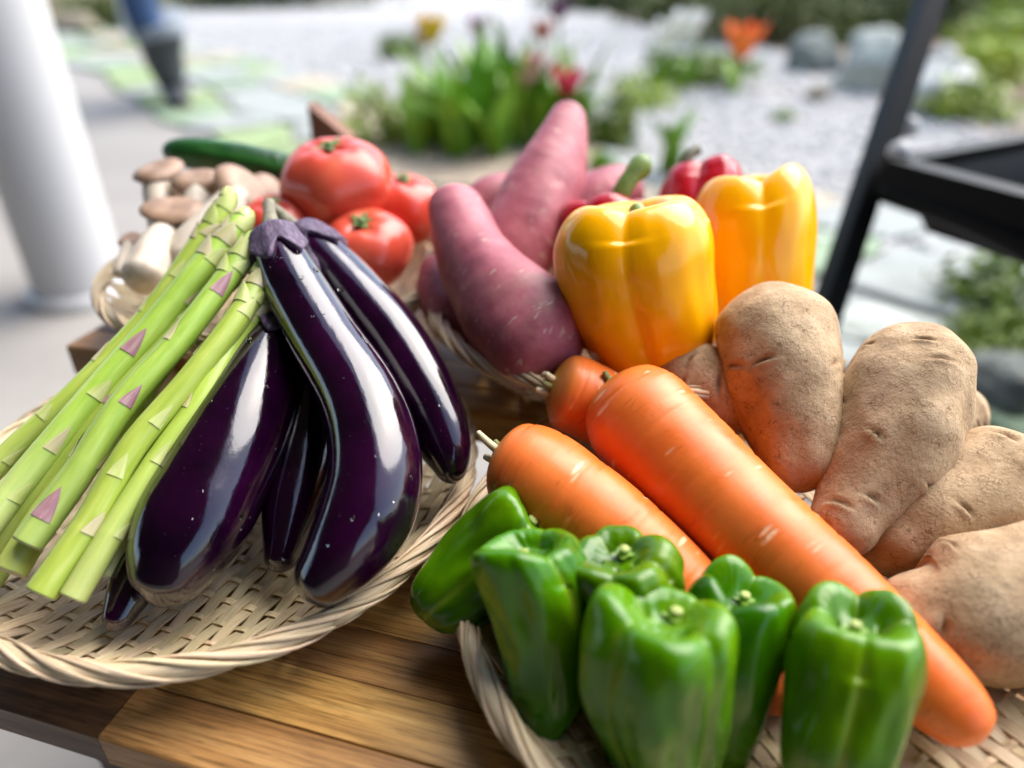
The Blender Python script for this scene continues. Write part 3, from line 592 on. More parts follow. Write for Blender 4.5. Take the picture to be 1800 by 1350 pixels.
# ---------------------------------------------------------------- generic peppers
def pepper(name, label, group, bottom, top, rad, prof, nl, seed, skin, stem, lobe=0.10, stem_pts=None, ecc=1.0, twist=0.0, crump=0.04):
    rr = random.Random(seed); ax = top - bottom; H = ax.length; az = ax.normalized(); ref = Vector((0, -1, 0)); ux = (ref - az * ref.dot(az)).normalized(); uy = az.cross(ux); ph = twist
    root = empty(name, bottom, label, 'pepper', group); NI, NJ = 80, 108
    am = [1 + rr.uniform(-.12, .12) for _ in range(nl)]; hm = [rr.uniform(-.5, 1.0) for _ in range(nl)]
    def lb(th):
        x = ((th + ph) / (2 * math.pi) * nl) % nl; i = int(x); f = x - i; return math.sin(math.pi * f) ** 0.62, am[i] * math.sin(math.pi * f) ** .8 + (1 - math.sin(math.pi * f) ** .8) * 1.0, hm[i] * math.sin(math.pi * f), math.sin(math.pi * f)
    crs = [(rr.uniform(0, 6.28), rr.uniform(.10, .2), rr.uniform(.2, .8), rr.uniform(.15, .4), rr.uniform(-.5, .5)) for _ in range(7)] if crump > .05 else []
    vs, fs, rest, gr = [], [], [], []
    for i in range(NI + 1):
        k = i / NI * (len(prof) - 1); a = min(int(k), len(prof) - 2); P = [Vector((q[0], q[1], 0)) for q in prof]; c = catmull(P, i / NI)
        for j in range(NJ):
            th = 2 * math.pi * j / NJ; l, am_, hm_, raw = lb(th); rr_ = max(0, c.x); wgt = min(1, rr_ / .55); lobe_t = lobe * (1 + 0.9 * max(0, .5 - c.y))
            r = rad * rr_ * (1 - lobe_t * wgt * (1 - l)) * (1 + (am_ - 1) * wgt); ee = 1 + (ecc - 1) * math.cos(th) ** 2
            r *= 1 + crump * nz((math.cos(th) * 1.3, math.sin(th) * 1.3, c.y * 2), 1.2, seed) + crump * .45 * nz((math.cos(th) * 2, math.sin(th) * 2, c.y * 2.2), 2.1, seed + 3)
            for (t0_, w_, y0_, yl_, sl_) in crs:
                da_ = (th - t0_ - sl_ * (c.y - y0_) + math.pi) % (2 * math.pi) - math.pi
                r -= rad * .05 * wgt * math.exp(-(da_ / w_) ** 2 - ((c.y - y0_) / yl_) ** 2)
            z = c.y * H + H * 0.055 * hm_ * wgt * (1 if c.y > .5 else -1.2) * abs(c.y - .5) * 2 - H * 0.035 * (1 - l) * (1 if (c.y > .85 and rr_ > .3) else 0)
            bend = crump * 2.2 * rad * math.sin(c.y * 3 + seed)
            vs.append(bottom + az * z + ux * (r * ee * math.cos(th) + bend) + uy * (r * math.sin(th) - bend)); rest.append(Vector((r * math.cos(th), r * math.sin(th), z)))
            gr.append(max(0, 1 - raw * 5.5) * (0.75 if .05 < c.y < .97 else 0.3) * (0.5 + nz((th * 2, c.y * 4, 0), 1, seed)))
    for i in range(NI):
        for j in range(NJ): fs.append((i * NJ + j, i * NJ + NJ + j, i * NJ + NJ + (j + 1) % NJ, i * NJ + (j + 1) % NJ))
    mb = MB(); mb.add(vs, fs, rest); o = mb.build('body', M[skin], root)
    a_ = o.data.attributes.new('groove', 'FLOAT', 'POINT'); a_.data.foreach_set('value', [min(1, max(0, g)) for g in gr])
    zc = prof[0][1] * H; mb = MB()
    if stem_pts:
        Loft([p for p, r in stem_pts], [r for p, r in stem_pts], 0, .5).mesh(mb, 24, 16)
    else:
        b0 = bottom + az * (zc - .001); Loft([b0, b0 + az * .003, b0 + az * .006 + ux * .0005], [rad * .13, rad * .09, rad * .10], 0, .3).mesh(mb, 12, 16)
    st = mb.build('stem', M[stem], root)
    mb = MB(); b0 = bottom + az * (zc + 0.0006); A = 40; vs = [b0 + az * .0008]; 
    for j in range(A):
        th = 2 * math.pi * j / A; rq = rad * (.27 + .05 * math.cos(nl * 1.0 * th + 1)); vs.append(b0 + az * (.0012 + .012 * rad) + (ux * math.cos(th) + uy * math.sin(th)) * rq * (.62 if stem == 'pepper_stem_pale' else 1))
    mb.add(vs, [(0, 1 + j, 1 + (j + 1) % A) for j in range(A)]); mb.build('calyx', M['pepper_stem_green'] if stem != 'pepper_stem_pale' else M['calyx_green'], st)
    return root
PIMAN = [(0, .90), (.15, .90), (.34, .925), (.52, .975), (.70, 1.0), (.86, .985), (.97, .92), (1.02, .80), (1.0, .66), (.96, .52), (.90, .38), (.81, .24), (.68, .12), (.50, .035), (.30, .0), (.14, .02), (0, .035)]
BELL = [(0, .86), (.16, .865), (.32, .915), (.48, .98), (.64, 1.0), (.79, .975), (.92, .91), (1.0, .82), (1.03, .70), (1.01, .57), (.98, .43), (.93, .30), (.85, .17), (.72, .07), (.54, .01), (.34, .0), (.16, .03), (0, .05)]
gg = 'green peppers in the right front basket'
pepper('green_pepper', 'leftmost green pepper lying tilted over the basket rim', gg, Q(772, 1078, .356), Q(945, 905, .340), 104 * .345 / FPX, PIMAN, 4, 21, 'green_pepper_skin', 'pepper_stem_pale', 0.10, twist=.6, crump=0.10)
pepper('green_pepper', 'upright green pepper in front of the leftmost one, pointed at the bottom', gg, Q(962, 1280, .318), Q(917, 952, .302), 106 * .306 / FPX, PIMAN, 3, 22, 'green_pepper_skin', 'pepper_stem_pale', 0.15, twist=1.5, crump=0.13)
pepper('green_pepper', 'small green pepper against the carrots behind the centre one', gg, Q(1108, 1170, .332), Q(1096, 955, .306), 95 * .312 / FPX, PIMAN, 5, 23, 'green_pepper_skin', 'pepper_stem_pale', 0.10, twist=.2, crump=0.10)
pepper('green_pepper', 'biggest green pepper at the bottom centre front', gg, Q(1140, 1420, .300), Q(1192, 1050, .278), 122 * .285 / FPX, PIMAN, 4, 24, 'green_pepper_skin', 'pepper_stem_pale', 0.13, twist=1.0, crump=0.12)
pepper('green_pepper', 'dark green pepper leaning between the biggest and the rightmost one', gg, Q(1258, 1350, .328), Q(1313, 1025, .300), 92 * .308 / FPX, PIMAN, 4, 25, 'green_pepper_skin', 'pepper_stem_pale', 0.10, twist=2.2, crump=0.11)
pepper('green_pepper', 'rightmost green pepper standing in front of the big carrot', gg, Q(1468, 1420, .292), Q(1506, 1078, .274), 111 * .280 / FPX, PIMAN, 4, 26, 'green_pepper_skin', 'pepper_stem_pale', 0.12, twist=.35, crump=0.10)
yg = 'bell peppers in the rear right basket'
pepper('bell_pepper', 'front yellow bell pepper above the carrots', yg, Q(1160, 655, .455), Q(1118, 352, .424), 143 * .43 / FPX, BELL, 4, 31, 'yellow_pepper_skin', 'pepper_stem_green', .15, twist=.25,
       stem_pts=[(Q(1122, 384, .428), .007), (Q(1120, 372, .428), .005), (Q(1116, 364, .430), .0045)])
pepper('bell_pepper', 'rear yellow bell pepper behind the upright potato', yg, Q(1342, 610, .520), Q(1322, 312, .494), 112 * .50 / FPX, BELL, 3, 32, 'yellow_pepper_skin', 'pepper_stem_green', .14, twist=.1)
pepper('bell_pepper', 'red bell pepper with dark stem furthest back in the basket', yg, Q(1225, 470, .590), Q(1222, 285, .585), 78 * .585 / FPX, BELL, 4, 33, 'red_pepper_skin', 'pepper_stem_dark', .26, crump=.10, twist=.3,
       stem_pts=[(Q(1196, 330, .585), .006), (Q(1200, 300, .583), .0045), (Q(1212, 272, .585), .0045), (Q(1228, 262, .59), .005)])
pepper('bell_pepper', 'red bell pepper with long green stem hidden behind the front yellow one', yg, Q(1065, 525, .530), Q(1066, 352, .520), 84 * .52 / FPX, BELL, 4, 34, 'red_pepper_skin', 'pepper_stem_green', .14, twist=.9,
       stem_pts=[(Q(1072, 372, .515), .0085), (Q(1088, 345, .512), .0065), (Q(1106, 315, .512), .0065), (Q(1126, 293, .515), .0085), (Q(1136, 290, .518), .0085)])

# ---------------------------------------------------------------- carrots
def carrot(label, sp, seed, stubs):
    pts, rads = S(sp); rr = random.Random(seed); gro = [(rr.uniform(.05, .95), rr.uniform(0, 6.28), rr.uniform(.3, 1.0)) for _ in range(70)]
    def mod(t, th, r, s):
        k = 0.012 * math.sin(2 * th + seed + 6 * t) + 0.014 * nz((t * 9, math.cos(th), math.sin(th)), 1.0, seed)
        for (g0, th0, wd) in gro:
            d = (t - g0) * s.L
            if abs(d) < .004:
                a = abs((th - th0 + math.pi) % (2 * math.pi) - math.pi)
                if a < wd: k -= .030 * math.exp(-(d / .0008) ** 2) * (1 - a / wd)
        return r * (1 + k)
    lf = Loft(pts, rads, 0.55, .8, mod); root = empty('carrot', pts[-1], label, 'carrot', 'carrots in the right front basket'); mb = MB(); lf.mesh(mb, 160, 44); mb.build('root', M['carrot_skin'], root)
    c, tt, n, b, k = lf.frame(0.0); mb = MB(); r0 = rads[0] * .42; A = 28; vs, fs = [], []
    for i in range(4):
        for j in range(A):
            th = 6.2832 * j / A; q = r0 * (1 - .27 * i) * (1 + .15 * math.sin(7 * th + seed)); vs.append(c + tt * (.003 - .0016 * i) + (n * math.cos(th) + b * math.sin(th)) * q)
    fs = [(i * A + j, i * A + (j + 1) % A, i * A + A + (j + 1) % A, i * A + A + j) for i in range(3) for j in range(A)] + [tuple(3 * A + j for j in range(A))]
    mb.add(vs, fs); cr = mb.build('crown', M['carrot_crown'], root)
    for (th, rr_, ln, mt) in stubs:
        base = c + (n * math.cos(th) + b * math.sin(th)) * r0 * rr_; mb = MB(); dv_ = (-tt + (n * math.cos(th) + b * math.sin(th)) * .35 + Vector((0, 0, .35))).normalized()
        Loft([base + tt * .002, base + dv_ * ln * .5, base + dv_ * ln], [.0022, .0019, .0014], 0, .5).mesh(mb, 10, 10); mb.build('leaf_stub', M[mt], cr)
    return lf
carrot('big carrot on top reaching diagonally to the lower right corner', [(1072, 676, .402, 62), (1128, 738, .390, 98), (1215, 828, .372, 101), (1330, 938, .350, 98), (1455, 1048, .329, 92), (1570, 1150, .311, 80), (1668, 1240, .298, 66), (1722, 1305, .292, 42)], 41, [(.5, .6, .006, 'carrot_crown'), (2.5, .5, .006, 'carrot_stub'), (4, .6, .005, 'carrot_crown')])
carrot('carrot lying below the big one, behind the green peppers', [(872, 800, .376, 58), (930, 830, .369, 88), (1020, 895, .358, 92), (1130, 985, .346, 86), (1240, 1085, .334, 74), (1330, 1175, .324, 58), (1392, 1250, .316, 30)], 42, [(.4, .8, .013, 'carrot_stub'), (1.8, .5, .005, 'carrot_stub'), (3.2, .7, .004, 'carrot_crown'), (5, .6, .006, 'carrot_crown')])
carrot('third carrot behind, only its rough shoulder showing next to the sweet potato', [(966, 676, .412, 46), (1008, 692, .414, 69), (1090, 735, .418, 68), (1190, 790, .415, 62), (1290, 850, .405, 50), (1360, 900, .400, 25)], 43, [(.3, .7, .006, 'carrot_stub'), (1.3, .6, .005, 'carrot_crown'), (2.4, .8, .007, 'carrot_stub'), (3.6, .7, .005, 'carrot_crown'), (4.8, .8, .006, 'carrot_stub'), (5.6, .4, .005, 'carrot_crown')])

# ---------------------------------------------------------------- potatoes
def potato(label, sp, seed, lump=0.10, eyes=(), group='potatoes in the right front basket', mat='potato_skin', flat=1.0):
    pts, rads = S(sp); rr = random.Random(seed)
    ev = [(rr.uniform(.12, .88), rr.uniform(0, 6.28), rr.uniform(.003, .0065), rr.uniform(-.5, .5)) for _ in range(15)] + list(eyes)
    lf0 = Loft(pts, rads, 1.0, 1.0)
    def mod(t, th, r, s):
        q = Vector((t * s.L * 26, math.cos(th) * 1.0, math.sin(th) * 1.0)); k = lump * noise.noise(q + Vector((seed * 3.1, 0, 0))) + lump * .35 * noise.noise(q * 2.3 + Vector((0, seed * 1.7, 0)))
        return r * (1 + k)
    lf = Loft(pts, rads, 1.0, 1.0, mod); mb = MB(); vs, rest, fs = [], [], []; NSn, NR = 110, 90; gr = []
    for i in range(NSn + 1):
        u = i / NSn; t = min(max(.5 * (.35 * 2 * u + .65 * (1 - math.cos(math.pi * u))), .0004), .9996)
        for j in range(NR):
            th = 2 * math.pi * j / NR; off = 0; gk = 0; r0 = max(.004, lf0.rad(t))
            for (t0, th0, ln, an) in ev:
                dt = (t - t0) * lf.L; da = ((th - th0 + math.pi) % (2 * math.pi) - math.pi) * r0
                if abs(dt) < .012 and abs(da) < .014:
                    x = da * math.cos(an) + dt * math.sin(an); y = dt * math.cos(an) - da * math.sin(an); y2 = y - .10 * x * x / ln
                    g = math.exp(-(x / ln) ** 2 - (y2 / .0011) ** 2); off -= .0021 * g; off += .0012 * math.exp(-(x / ln) ** 2 - ((y2 - .0022) / .0015) ** 2); gk = max(gk, g * .9)
            p, d = lf.pt(t, th, off if min(t, 1 - t) > .03 else 0); vs.append(p); rest.append(Vector((t * lf.L, r0 * math.cos(th), r0 * math.sin(th)))); gr.append(gk)
    for i in range(NSn):
        for j in range(NR): fs.append((i * NR + j, i * NR + NR + j, i * NR + NR + (j + 1) % NR, i * NR + (j + 1) % NR))
    fs.append(tuple(range(NR))); fs.append(tuple(reversed([NSn * NR + j for j in range(NR)])))
    mb.add(vs, fs, rest); o = mb.build('potato', M[mat], origin=pts[len(pts) // 2]); a_ = o.data.attributes.new('groove', 'FLOAT', 'POINT'); a_.data.foreach_set('value', gr)
    return tag(o, label, 'potato', group)
potato('upright potato with rough flecked skin, tapering down behind the big carrot', [(1345, 500, .424, 70), (1358, 570, .418, 99), (1378, 655, .408, 106), (1392, 740, .398, 90), (1404, 815, .389, 64), (1412, 866, .384, 48)], 51, .12)
potato('smooth potato leaning right with a knobbly lower end', [(1626, 573, .402, 72), (1606, 650, .396, 98), (1572, 745, .386, 110), (1536, 830, .376, 90), (1492, 905, .367, 62), (1462, 972, .360, 62)], 52, .16)
potato('potato half hidden under the leaning one at the right edge', [(1850, 835, .380, 80), (1750, 862, .379, 104), (1650, 905, .377, 104), (1570, 950, .375, 80), (1515, 985, .374, 56)], 53, .15)
potato('nearest big potato at the right edge above the carrot tip', [(1960, 1000, .332, 90), (1830, 1040, .329, 124), (1715, 1075, .326, 124), (1620, 1075, .328, 92), (1548, 1035, .334, 60)], 54, .11)
potato('small dark potato peeking out behind the big carrot and the yellow pepper', [(1150, 625, .440, 40), (1205, 658, .431, 64), (1265, 698, .424, 68), (1320, 750, .424, 50)], 55, .07)
potato('pale blurred potato behind the leaning one at the far right', [(1730, 715, .470, 40), (1690, 728, .469, 52), (1640, 760, .462, 52), (1590, 800, .46, 40)], 56, .06)

# ---------------------------------------------------------------- sweet potatoes
def sweet(label, sp, seed):
    pts, rads = S(sp)
    def mod(t, th, r, s): return r * (1 + .05 * noise.noise(Vector((t * 5, math.cos(th), math.sin(th) + seed))) + .02 * math.sin(3 * th + 7 * t + seed) + .012 * noise.noise(Vector((t * 22, math.cos(th) * 2.2, math.sin(th) * 2.2 + seed))))
    mb = MB(); Loft(pts, rads, .9, .9, mod).mesh(mb, 90, 48); return tag(mb.build('sweet_potato', M['sweet_potato_skin'], origin=pts[len(pts) // 2]), label, 'sweet potato', 'sweet potatoes in the rear right basket')
sweet('front sweet potato with narrow blunt top and wide bulging bottom', [(793, 335, .508, 40), (806, 385, .497, 53), (838, 460, .478, 68), (892, 535, .456, 88), (950, 598, .440, 98), (1008, 640, .430, 74)], 61)
sweet('tall sweet potato standing up with pointed tip above all the others', [(1004, 184, .578, 24), (986, 250, .568, 47), (957, 330, .556, 69), (925, 405, .542, 74), (890, 475, .53, 62), (865, 520, .525, 30)], 62)
sweet('sweet potato barely showing behind the front one and the tall one', [(815, 420, .600, 28), (848, 372, .605, 46), (890, 350, .615, 48), (930, 340, .63, 30)], 63)
sweet('sweet potato lying behind the red pepper with the green stem', [(975, 430, .600, 30), (1020, 375, .605, 50), (1070, 345, .615, 54), (1120, 330, .63, 34)], 64)
sweet('dark sweet potato at the left rim under the front one', [(764, 455, .530, 20), (768, 510, .515, 36), (800, 560, .500, 46), (850, 585, .49, 40), (890, 590, .485, 22)], 65)

# ---------------------------------------------------------------- tomatoes, mushrooms, cucumber
def tomato(label, c, rpx, d, sq, seed, tilt=(0, 0, 1)):
    rr = random.Random(seed); cen = Q(c[0], c[1], d); r = rpx * d / FPX; az = Vector(tilt).normalized(); ux = (Vector((1, 0, 0)) - az * az.x).normalized(); uy = az.cross(ux); root = empty('tomato', cen - az * r * sq * .9, label, 'tomato', 'tomatoes in the rear left basket')
    vs, fs, rest = [], [], []; NI, NJ = 36, 56; nl = rr.choice([5, 6]); p0 = rr.random() * 6
    for i in range(NI + 1):
        ph = math.pi * i / NI
        for j in range(NJ):
            th = 6.28318 * j / NJ; lo = math.cos(nl * th + p0) * .035 * math.sin(ph) * (1 if ph < 1.6 else .5) + .02 * math.sin(2 * th + p0); q = r * math.sin(ph) * (1 + lo); z = r * sq * math.cos(ph)
            dent = math.exp(-(math.sin(ph) / .36) ** 2); z -= (r * .20 * dent * (1 + .4 * math.cos(nl * th + p0) * math.sin(ph) * 2)) if ph < 1.57 else (-r * .06 * dent)
            vs.append(cen + az * z + ux * (q * math.cos(th)) + uy * (q * math.sin(th))); rest.append(Vector((q * math.cos(th), q * math.sin(th), z)))
    for i in range(NI):
        for j in range(NJ): fs.append((i * NJ + j, i * NJ + NJ + j, i * NJ + NJ + (j + 1) % NJ, i * NJ + (j + 1) % NJ))
    mb = MB(); mb.add(vs, fs, rest); mb.build('body', M['tomato_skin'], root)
    top = cen + az * (r * sq - r * .19); mb = MB(); Loft([top - az * .001, top + az * .003, top + az * .006 + ux * .001], [.0042, .0028, .003], 0, .4).mesh(mb, 10, 12); st = mb.build('stem_scar', M['tomato_sepal'], root)
    for k in range(5):
        a = 6.283 * k / 5 + rr.uniform(-.2, .2); e = ux * math.cos(a) + uy * math.sin(a); f = az.cross(e); ln = r * rr.uniform(.22, .36); mb = MB(); w_ = .0022
        pts = [(0, w_), (.4, w_ * 1.3), (.75, w_ * .8), (1, .0002)]; vs = []
        for (u, ww) in pts:
            b0 = top + e * (ln * u) + az * (.002 + .0035 * u * (1.6 - u)); vs += [b0 + f * ww, b0 + az * .0005, b0 - f * ww]
        mb.add(vs, [(3 * i, 3 * i + 3, 3 * i + 4, 3 * i + 1) for i in range(3)] + [(3 * i + 1, 3 * i + 4, 3 * i + 5, 3 * i + 2) for i in range(3)]); mb.build('sepal', M['tomato_sepal'], st)
tomato('topmost big tomato resting on the others', (592, 322), 98, .545, .80, 71, (-.05, -.12, 1))
tomato('front tomato right beside the eggplant', (645, 438), 82, .525, .80, 72, (-.02, -.30, 1))
tomato('tomato at the right beside the sweet potato', (706, 368), 74, .580, .86, 73, (.15, -.05, 1))
tomato('tomato half hidden behind the asparagus tips and eggplant calyx', (490, 400), 66, .535, .85, 74, (0, -.3, 1))
tomato('tomato under the topmost one, seen only in the gap', (560, 415), 66, .585, .85, 75, (0, 0, 1))
def mushroom(label, sp, capc, capdir, capr, caph, seed, d):
    pts, rads = S(sp); root = empty('king_oyster_mushroom', pts[-1], label, 'mushroom', 'king oyster mushrooms in the rear left basket'); mb = MB()
    Loft(pts, rads, 0, .7, lambda t, th, r, s: r * (1 + .04 * math.sin(2 * th + seed) + .03 * nz((t * 6, math.cos(th), math.sin(th)), 1, seed))).mesh(mb, 40, 24); mb.build('stem', M['mushroom_stem'], root)
    c = Q(*capc); az = Vector(capdir).normalized(); ux = az.orthogonal().normalized(); uy = az.cross(ux); r = capr * capc[2] / FPX; h = caph * capc[2] / FPX
    prof = [(0, .36), (.35, .38), (.65, .36), (.88, .20), (1.0, -.05), (1.0, -.18), (.93, -.27), (.80, -.50), (.70, -.90), (.64, -1.4), (.60, -1.8)]; vs, fs, rest = [], [], []; NI, NJ = 40, 40
    for i in range(NI + 1):
        q = catmull([Vector((a, b, 0)) for a, b in prof], i / NI)
        for j in range(NJ):
            th = 6.28318 * j / NJ; k = 1 + .06 * math.sin(2 * th + seed) + .05 * math.sin(3 * th + seed * 2); vs.append(c + ux * (r * q.x * k * math.cos(th)) + uy * (r * q.x * k * math.sin(th)) + az * (h * q.y + r * .06 * math.sin(2 * th + seed) * q.x)); rest.append(Vector((q.x * r * math.cos(th), q.x * r * math.sin(th), q.y * h)))
    for i in range(NI):
        for j in range(NJ): fs.append((i * NJ + j, i * NJ + NJ + j, i * NJ + NJ + (j + 1) % NJ, i * NJ + (j + 1) % NJ))
    mb = MB(); mb.add(vs, fs, rest); mb.build('cap', M['mushroom_cap'], root)
mushroom('rearmost left mushroom with small flat cap', [(278, 318, .555, 27), (281, 350, .550, 27), (292, 400, .54, 30), (300, 460, .52, 36)], (276, 300, .555), (-.12, -.1, 1), 43, 26, 1, .55)
mushroom('mushroom with round cap between the flat cap and the tilted one', [(344, 335, .548, 28), (345, 375, .542, 29), (335, 430, .53, 33), (325, 490, .515, 36)], (345, 316, .548), (.02, -.1, 1), 41, 30, 2, .55)
mushroom('front mushroom with wide flat cap and thick white foot', [(297, 394, .520, 25), (286, 422, .510, 31), (266, 462, .494, 39), (244, 505, .480, 40)], (303, 366, .516), (.08, -.16, 1), 49, 20, 3, .5)
mushroom('mushroom with tilted cap and long bare white stem behind the asparagus', [(420, 350, .538, 32), (390, 385, .525, 38), (350, 430, .512, 43), (308, 480, .50, 42)], (432, 333, .540), (.62, -.15, .85), 55, 34, 4, .52)
mushroom('small tilted mushroom squeezed between the tomato and the tilted cap', [(462, 355, .560, 22), (445, 390, .555, 26), (420, 440, .55, 28), (400, 470, .545, 24)], (474, 338, .562), (.7, -.1, .8), 42, 28, 5, .55)
mushroom('small brown mushroom lying at the left rim of its basket', [(228, 432, .520, 12), (222, 450, .512, 13), (216, 470, .505, 14), (212, 488, .50, 12)], (230, 422, .522), (.1, -.2, 1), 22, 16, 6, .5)
mb = MB(); p, r = S([(286, 264, .600, 10), (318, 268, .600, 24), (390, 278, .600, 30), (470, 294, .602, 31), (550, 318, .606, 29), (610, 345, .612, 16)])
Loft(p, r, .8, .8, lambda t, th, r, s: r * (1 + .03 * math.cos(5 * th) + .06 * max(0, nz((t * 30, math.cos(th) * 2, math.sin(th) * 2), 1.4, 3) - .25))).mesh(mb, 90, 36)
tag(mb.build('cucumber', M['cucumber_skin'], origin=p[0]), 'dark green cucumber lying behind the mushrooms and tomatoes', 'cucumber')
# brown slanted board standing behind the tomatoes
a, b, c2, d2 = Q(540, 184, .73), Q(612, 244, .73), Q(612, 330, .745), Q(538, 330, .745); zb = bz + .001
mb = MB(); bk = Vector((.004, .018, 0)); c2.z = d2.z = zb; vs = [a, b, Vector((b.x, b.y, zb)), Vector((a.x, a.y, zb))]; vs += [v + bk for v in vs]
mb.add(vs, [(3, 2, 1, 0), (4, 5, 6, 7), (0, 1, 5, 4), (1, 2, 6, 5), (2, 3, 7, 6), (3, 0, 4, 7)]); tag(mb.build('wooden_board', M['brown_board'], origin=vs[3], smooth=False), 'reddish brown board with slanted top edge standing behind the topmost tomato', 'board')

# ---------------------------------------------------------------- black grill stand at the right
def bar(mb, a, b, w_, h_, up=Vector((0, 0, 1))):
    t = (b - a).normalized(); s_ = t.cross(up).normalized(); u = s_.cross(t); Mx = Matrix((t, s_, u)).transposed(); mb.box((a + b) / 2, ((b - a).length, w_, h_), Mx)
gz = 0.48; gcn = G(1572, 285, gz); ea = Vector((.47, -.883, 0)); eb = Vector((.883, .47, 0)); La, Lb = 0.42, 0.62
grill = empty('grill_stand', Vector((gcn.x, gcn.y, 0)), 'black metal grill stand with tray and slanted legs at the right', 'grill')
mb = MB(); P = [gcn, gcn + ea * La, gcn + ea * La + eb * Lb, gcn + eb * Lb]; cen = (P[0] + P[2]) / 2
inn = [p + (cen - p) * .05 for p in P]; low = [cen + (p - cen) * .80 - Vector((0, 0, .085)) for p in P]; lo2 = [cen + (p - cen) * .83 - Vector((0, 0, .089)) for p in P]
vs = P + inn + low + lo2
mb.add(vs, [(i, (i + 1) % 4, 4 + (i + 1) % 4, 4 + i) for i in range(4)] + [(4 + i, 4 + (i + 1) % 4, 8 + (i + 1) % 4, 8 + i) for i in range(4)] + [(8, 9, 10, 11), (15, 14, 13, 12)] + [(i, 12 + i, 12 + (i + 1) % 4, (i + 1) % 4) for i in range(4)]); mb.build('tray', M['black_metal'], grill, smooth=False)
for i in range(4):
    mb = MB(); bar(mb, P[i] + Vector((0, 0, -.012)), P[(i + 1) % 4] + Vector((0, 0, -.012)), .03, .034); mb.build('rim_bar', M['black_metal'], grill, smooth=False)
legtop, legmid = Q(1648, -40, 1.02), Q(1545, 270, .985); ldir = (legtop - legmid).normalized(); foot = legmid - ldir * ((legmid.z - .002) / ldir.z); tp = legmid + ldir * .52
for off in (Vector((0, 0, 0)), eb * (Lb + .06)):
    mb = MB(); bar(mb, foot + off, tp + off, .030, .030, Vector((0, 1, 0))); mb.build('leg', M['black_metal'], grill, smooth=False)
for off in (ea * (La + .03), ea * (La + .03) + eb * (Lb + .03)):
    t2 = gcn + off; mb = MB(); bar(mb, Vector((t2.x - .05, t2.y - .02, .002)), t2 + Vector((0, 0, -.03)), .036, .036, Vector((0, 1, 0))); mb.build('leg', M['black_metal'], grill, smooth=False)
mb = MB(); bar(mb, tp, tp + eb * (Lb + .06), .03, .03); mb.build('handle_bar', M['black_metal'], grill, smooth=False)
# curved brace under the front rail
mb = MB(); Loft([gcn - Vector((0, 0, .034)), gcn + ea * .14 - Vector((0, 0, .04)), gcn + ea * .27 - Vector((0, 0, .07)), gcn + ea * .38 - Vector((0, 0, .17))], [.018, .02, .024, .024], 0, 0).mesh(mb, 20, 12); mb.build('brace', M['black_metal'], grill)
for (px, py, d_) in ((1580, 268, .945), (1598, 224, 1.0)):
    c = Q(px, py, d_); mb = MB(); az = (cam.location - c).normalized(); Loft([c - az * .004, c + az * .004, c + az * .008], [.014, .014, .011], 0, .5).mesh(mb, 8, 16); mb.build('bolt', M['bolt_white'], grill)

# ---------------------------------------------------------------- person walking behind at the left
ft = G(318, 192); ft = Vector((ft.x, ft.y, 0))
person = empty('person', ft, 'person in blue jeans and dark rubber boots walking behind at the top left', 'person')
def vv(x, y, z): return ft + Vector((x, y, z))
bm = bpy.data.meshes.new('body'); J = {'pel': (0.02, .12, .92), 'ch': (0, .10, 1.22), 'nk': (0, .09, 1.44), 'hd': (0, .06, 1.56), 'ht': (0, .07, 1.68), 'hl': (-.10, .12, .88), 'kl': (-.11, .05, .48), 'al': (-.04, .05, .10), 'hr': (.06, .20, .88), 'kr': (-.18, .25, .49), 'ar': (-.17, .40, .13), 'sl': (-.18, .10, 1.38), 'el': (-.27, .16, 1.12), 'wl': (-.18, .02, .98), 'sr': (.18, .10, 1.38), 'er': (.27, .16, 1.12), 'wr': (.18, .02, .98)}
ks = list(J); E = [('pel', 'ch'), ('ch', 'nk'), ('nk', 'hd'), ('hd', 'ht'), ('pel', 'hl'), ('hl', 'kl'), ('kl', 'al'), ('pel', 'hr'), ('hr', 'kr'), ('kr', 'ar'), ('ch', 'sl'), ('sl', 'el'), ('el', 'wl'), ('ch', 'sr'), ('sr', 'er'), ('er', 'wr')]
RD = {'pel': .13, 'ch': .14, 'nk': .055, 'hd': .085, 'ht': .075, 'hl': .085, 'kl': .055, 'al': .04, 'hr': .085, 'kr': .055, 'ar': .04, 'sl': .06, 'el': .04, 'wl': .035, 'sr': .06, 'er': .04, 'wr': .035}
bm.from_pydata([J[k] for k in ks], [(ks.index(a), ks.index(b)) for a, b in E], [])
bo = bpy.data.objects.new('body', bm); COL.objects.link(bo); bo.parent = person; bm.materials.append(M['skin'])
bo.modifiers.new('skin', 'SKIN'); 
if not bm.skin_vertices: bm.skin_vertices.new() if hasattr(bm.skin_vertices, 'new') else None
if bm.skin_vertices:
    for i, k in enumerate(ks): bm.skin_vertices[0].data[i].radius = (RD[k], RD[k]); bm.skin_vertices[0].data[i].use_root = (k == 'pel')
sb = bo.modifiers.new('sub', 'SUBSURF'); sb.levels = sb.render_levels = 2
mb = MB()
for side in ('l', 'r'):
    Loft([vv(*J['pel']), vv(*J['h' + side]), vv(*J['k' + side]), vv(*J['k' + side]).lerp(vv(*J['a' + side]), .62)], [.13, .105, .08, .075], .3, .2).mesh(mb, 40, 24)
mb.build('jeans', M['denim'], person)
mb = MB(); Loft([vv(.01, .12, .80), vv(0, .11, 1.05), vv(0, .10, 1.3), vv(0, .09, 1.43)], [.19, .18, .19, .09], .1, .3).mesh(mb, 30, 32)
for s_ in ('l', 'r'): Loft([vv(*J['s' + s_]), vv(*J['e' + s_]), vv(*J['w' + s_])], [.085, .065, .055], .8, .6).mesh(mb, 24, 20)
mb.build('jacket', M['jacket_cloth'], person)
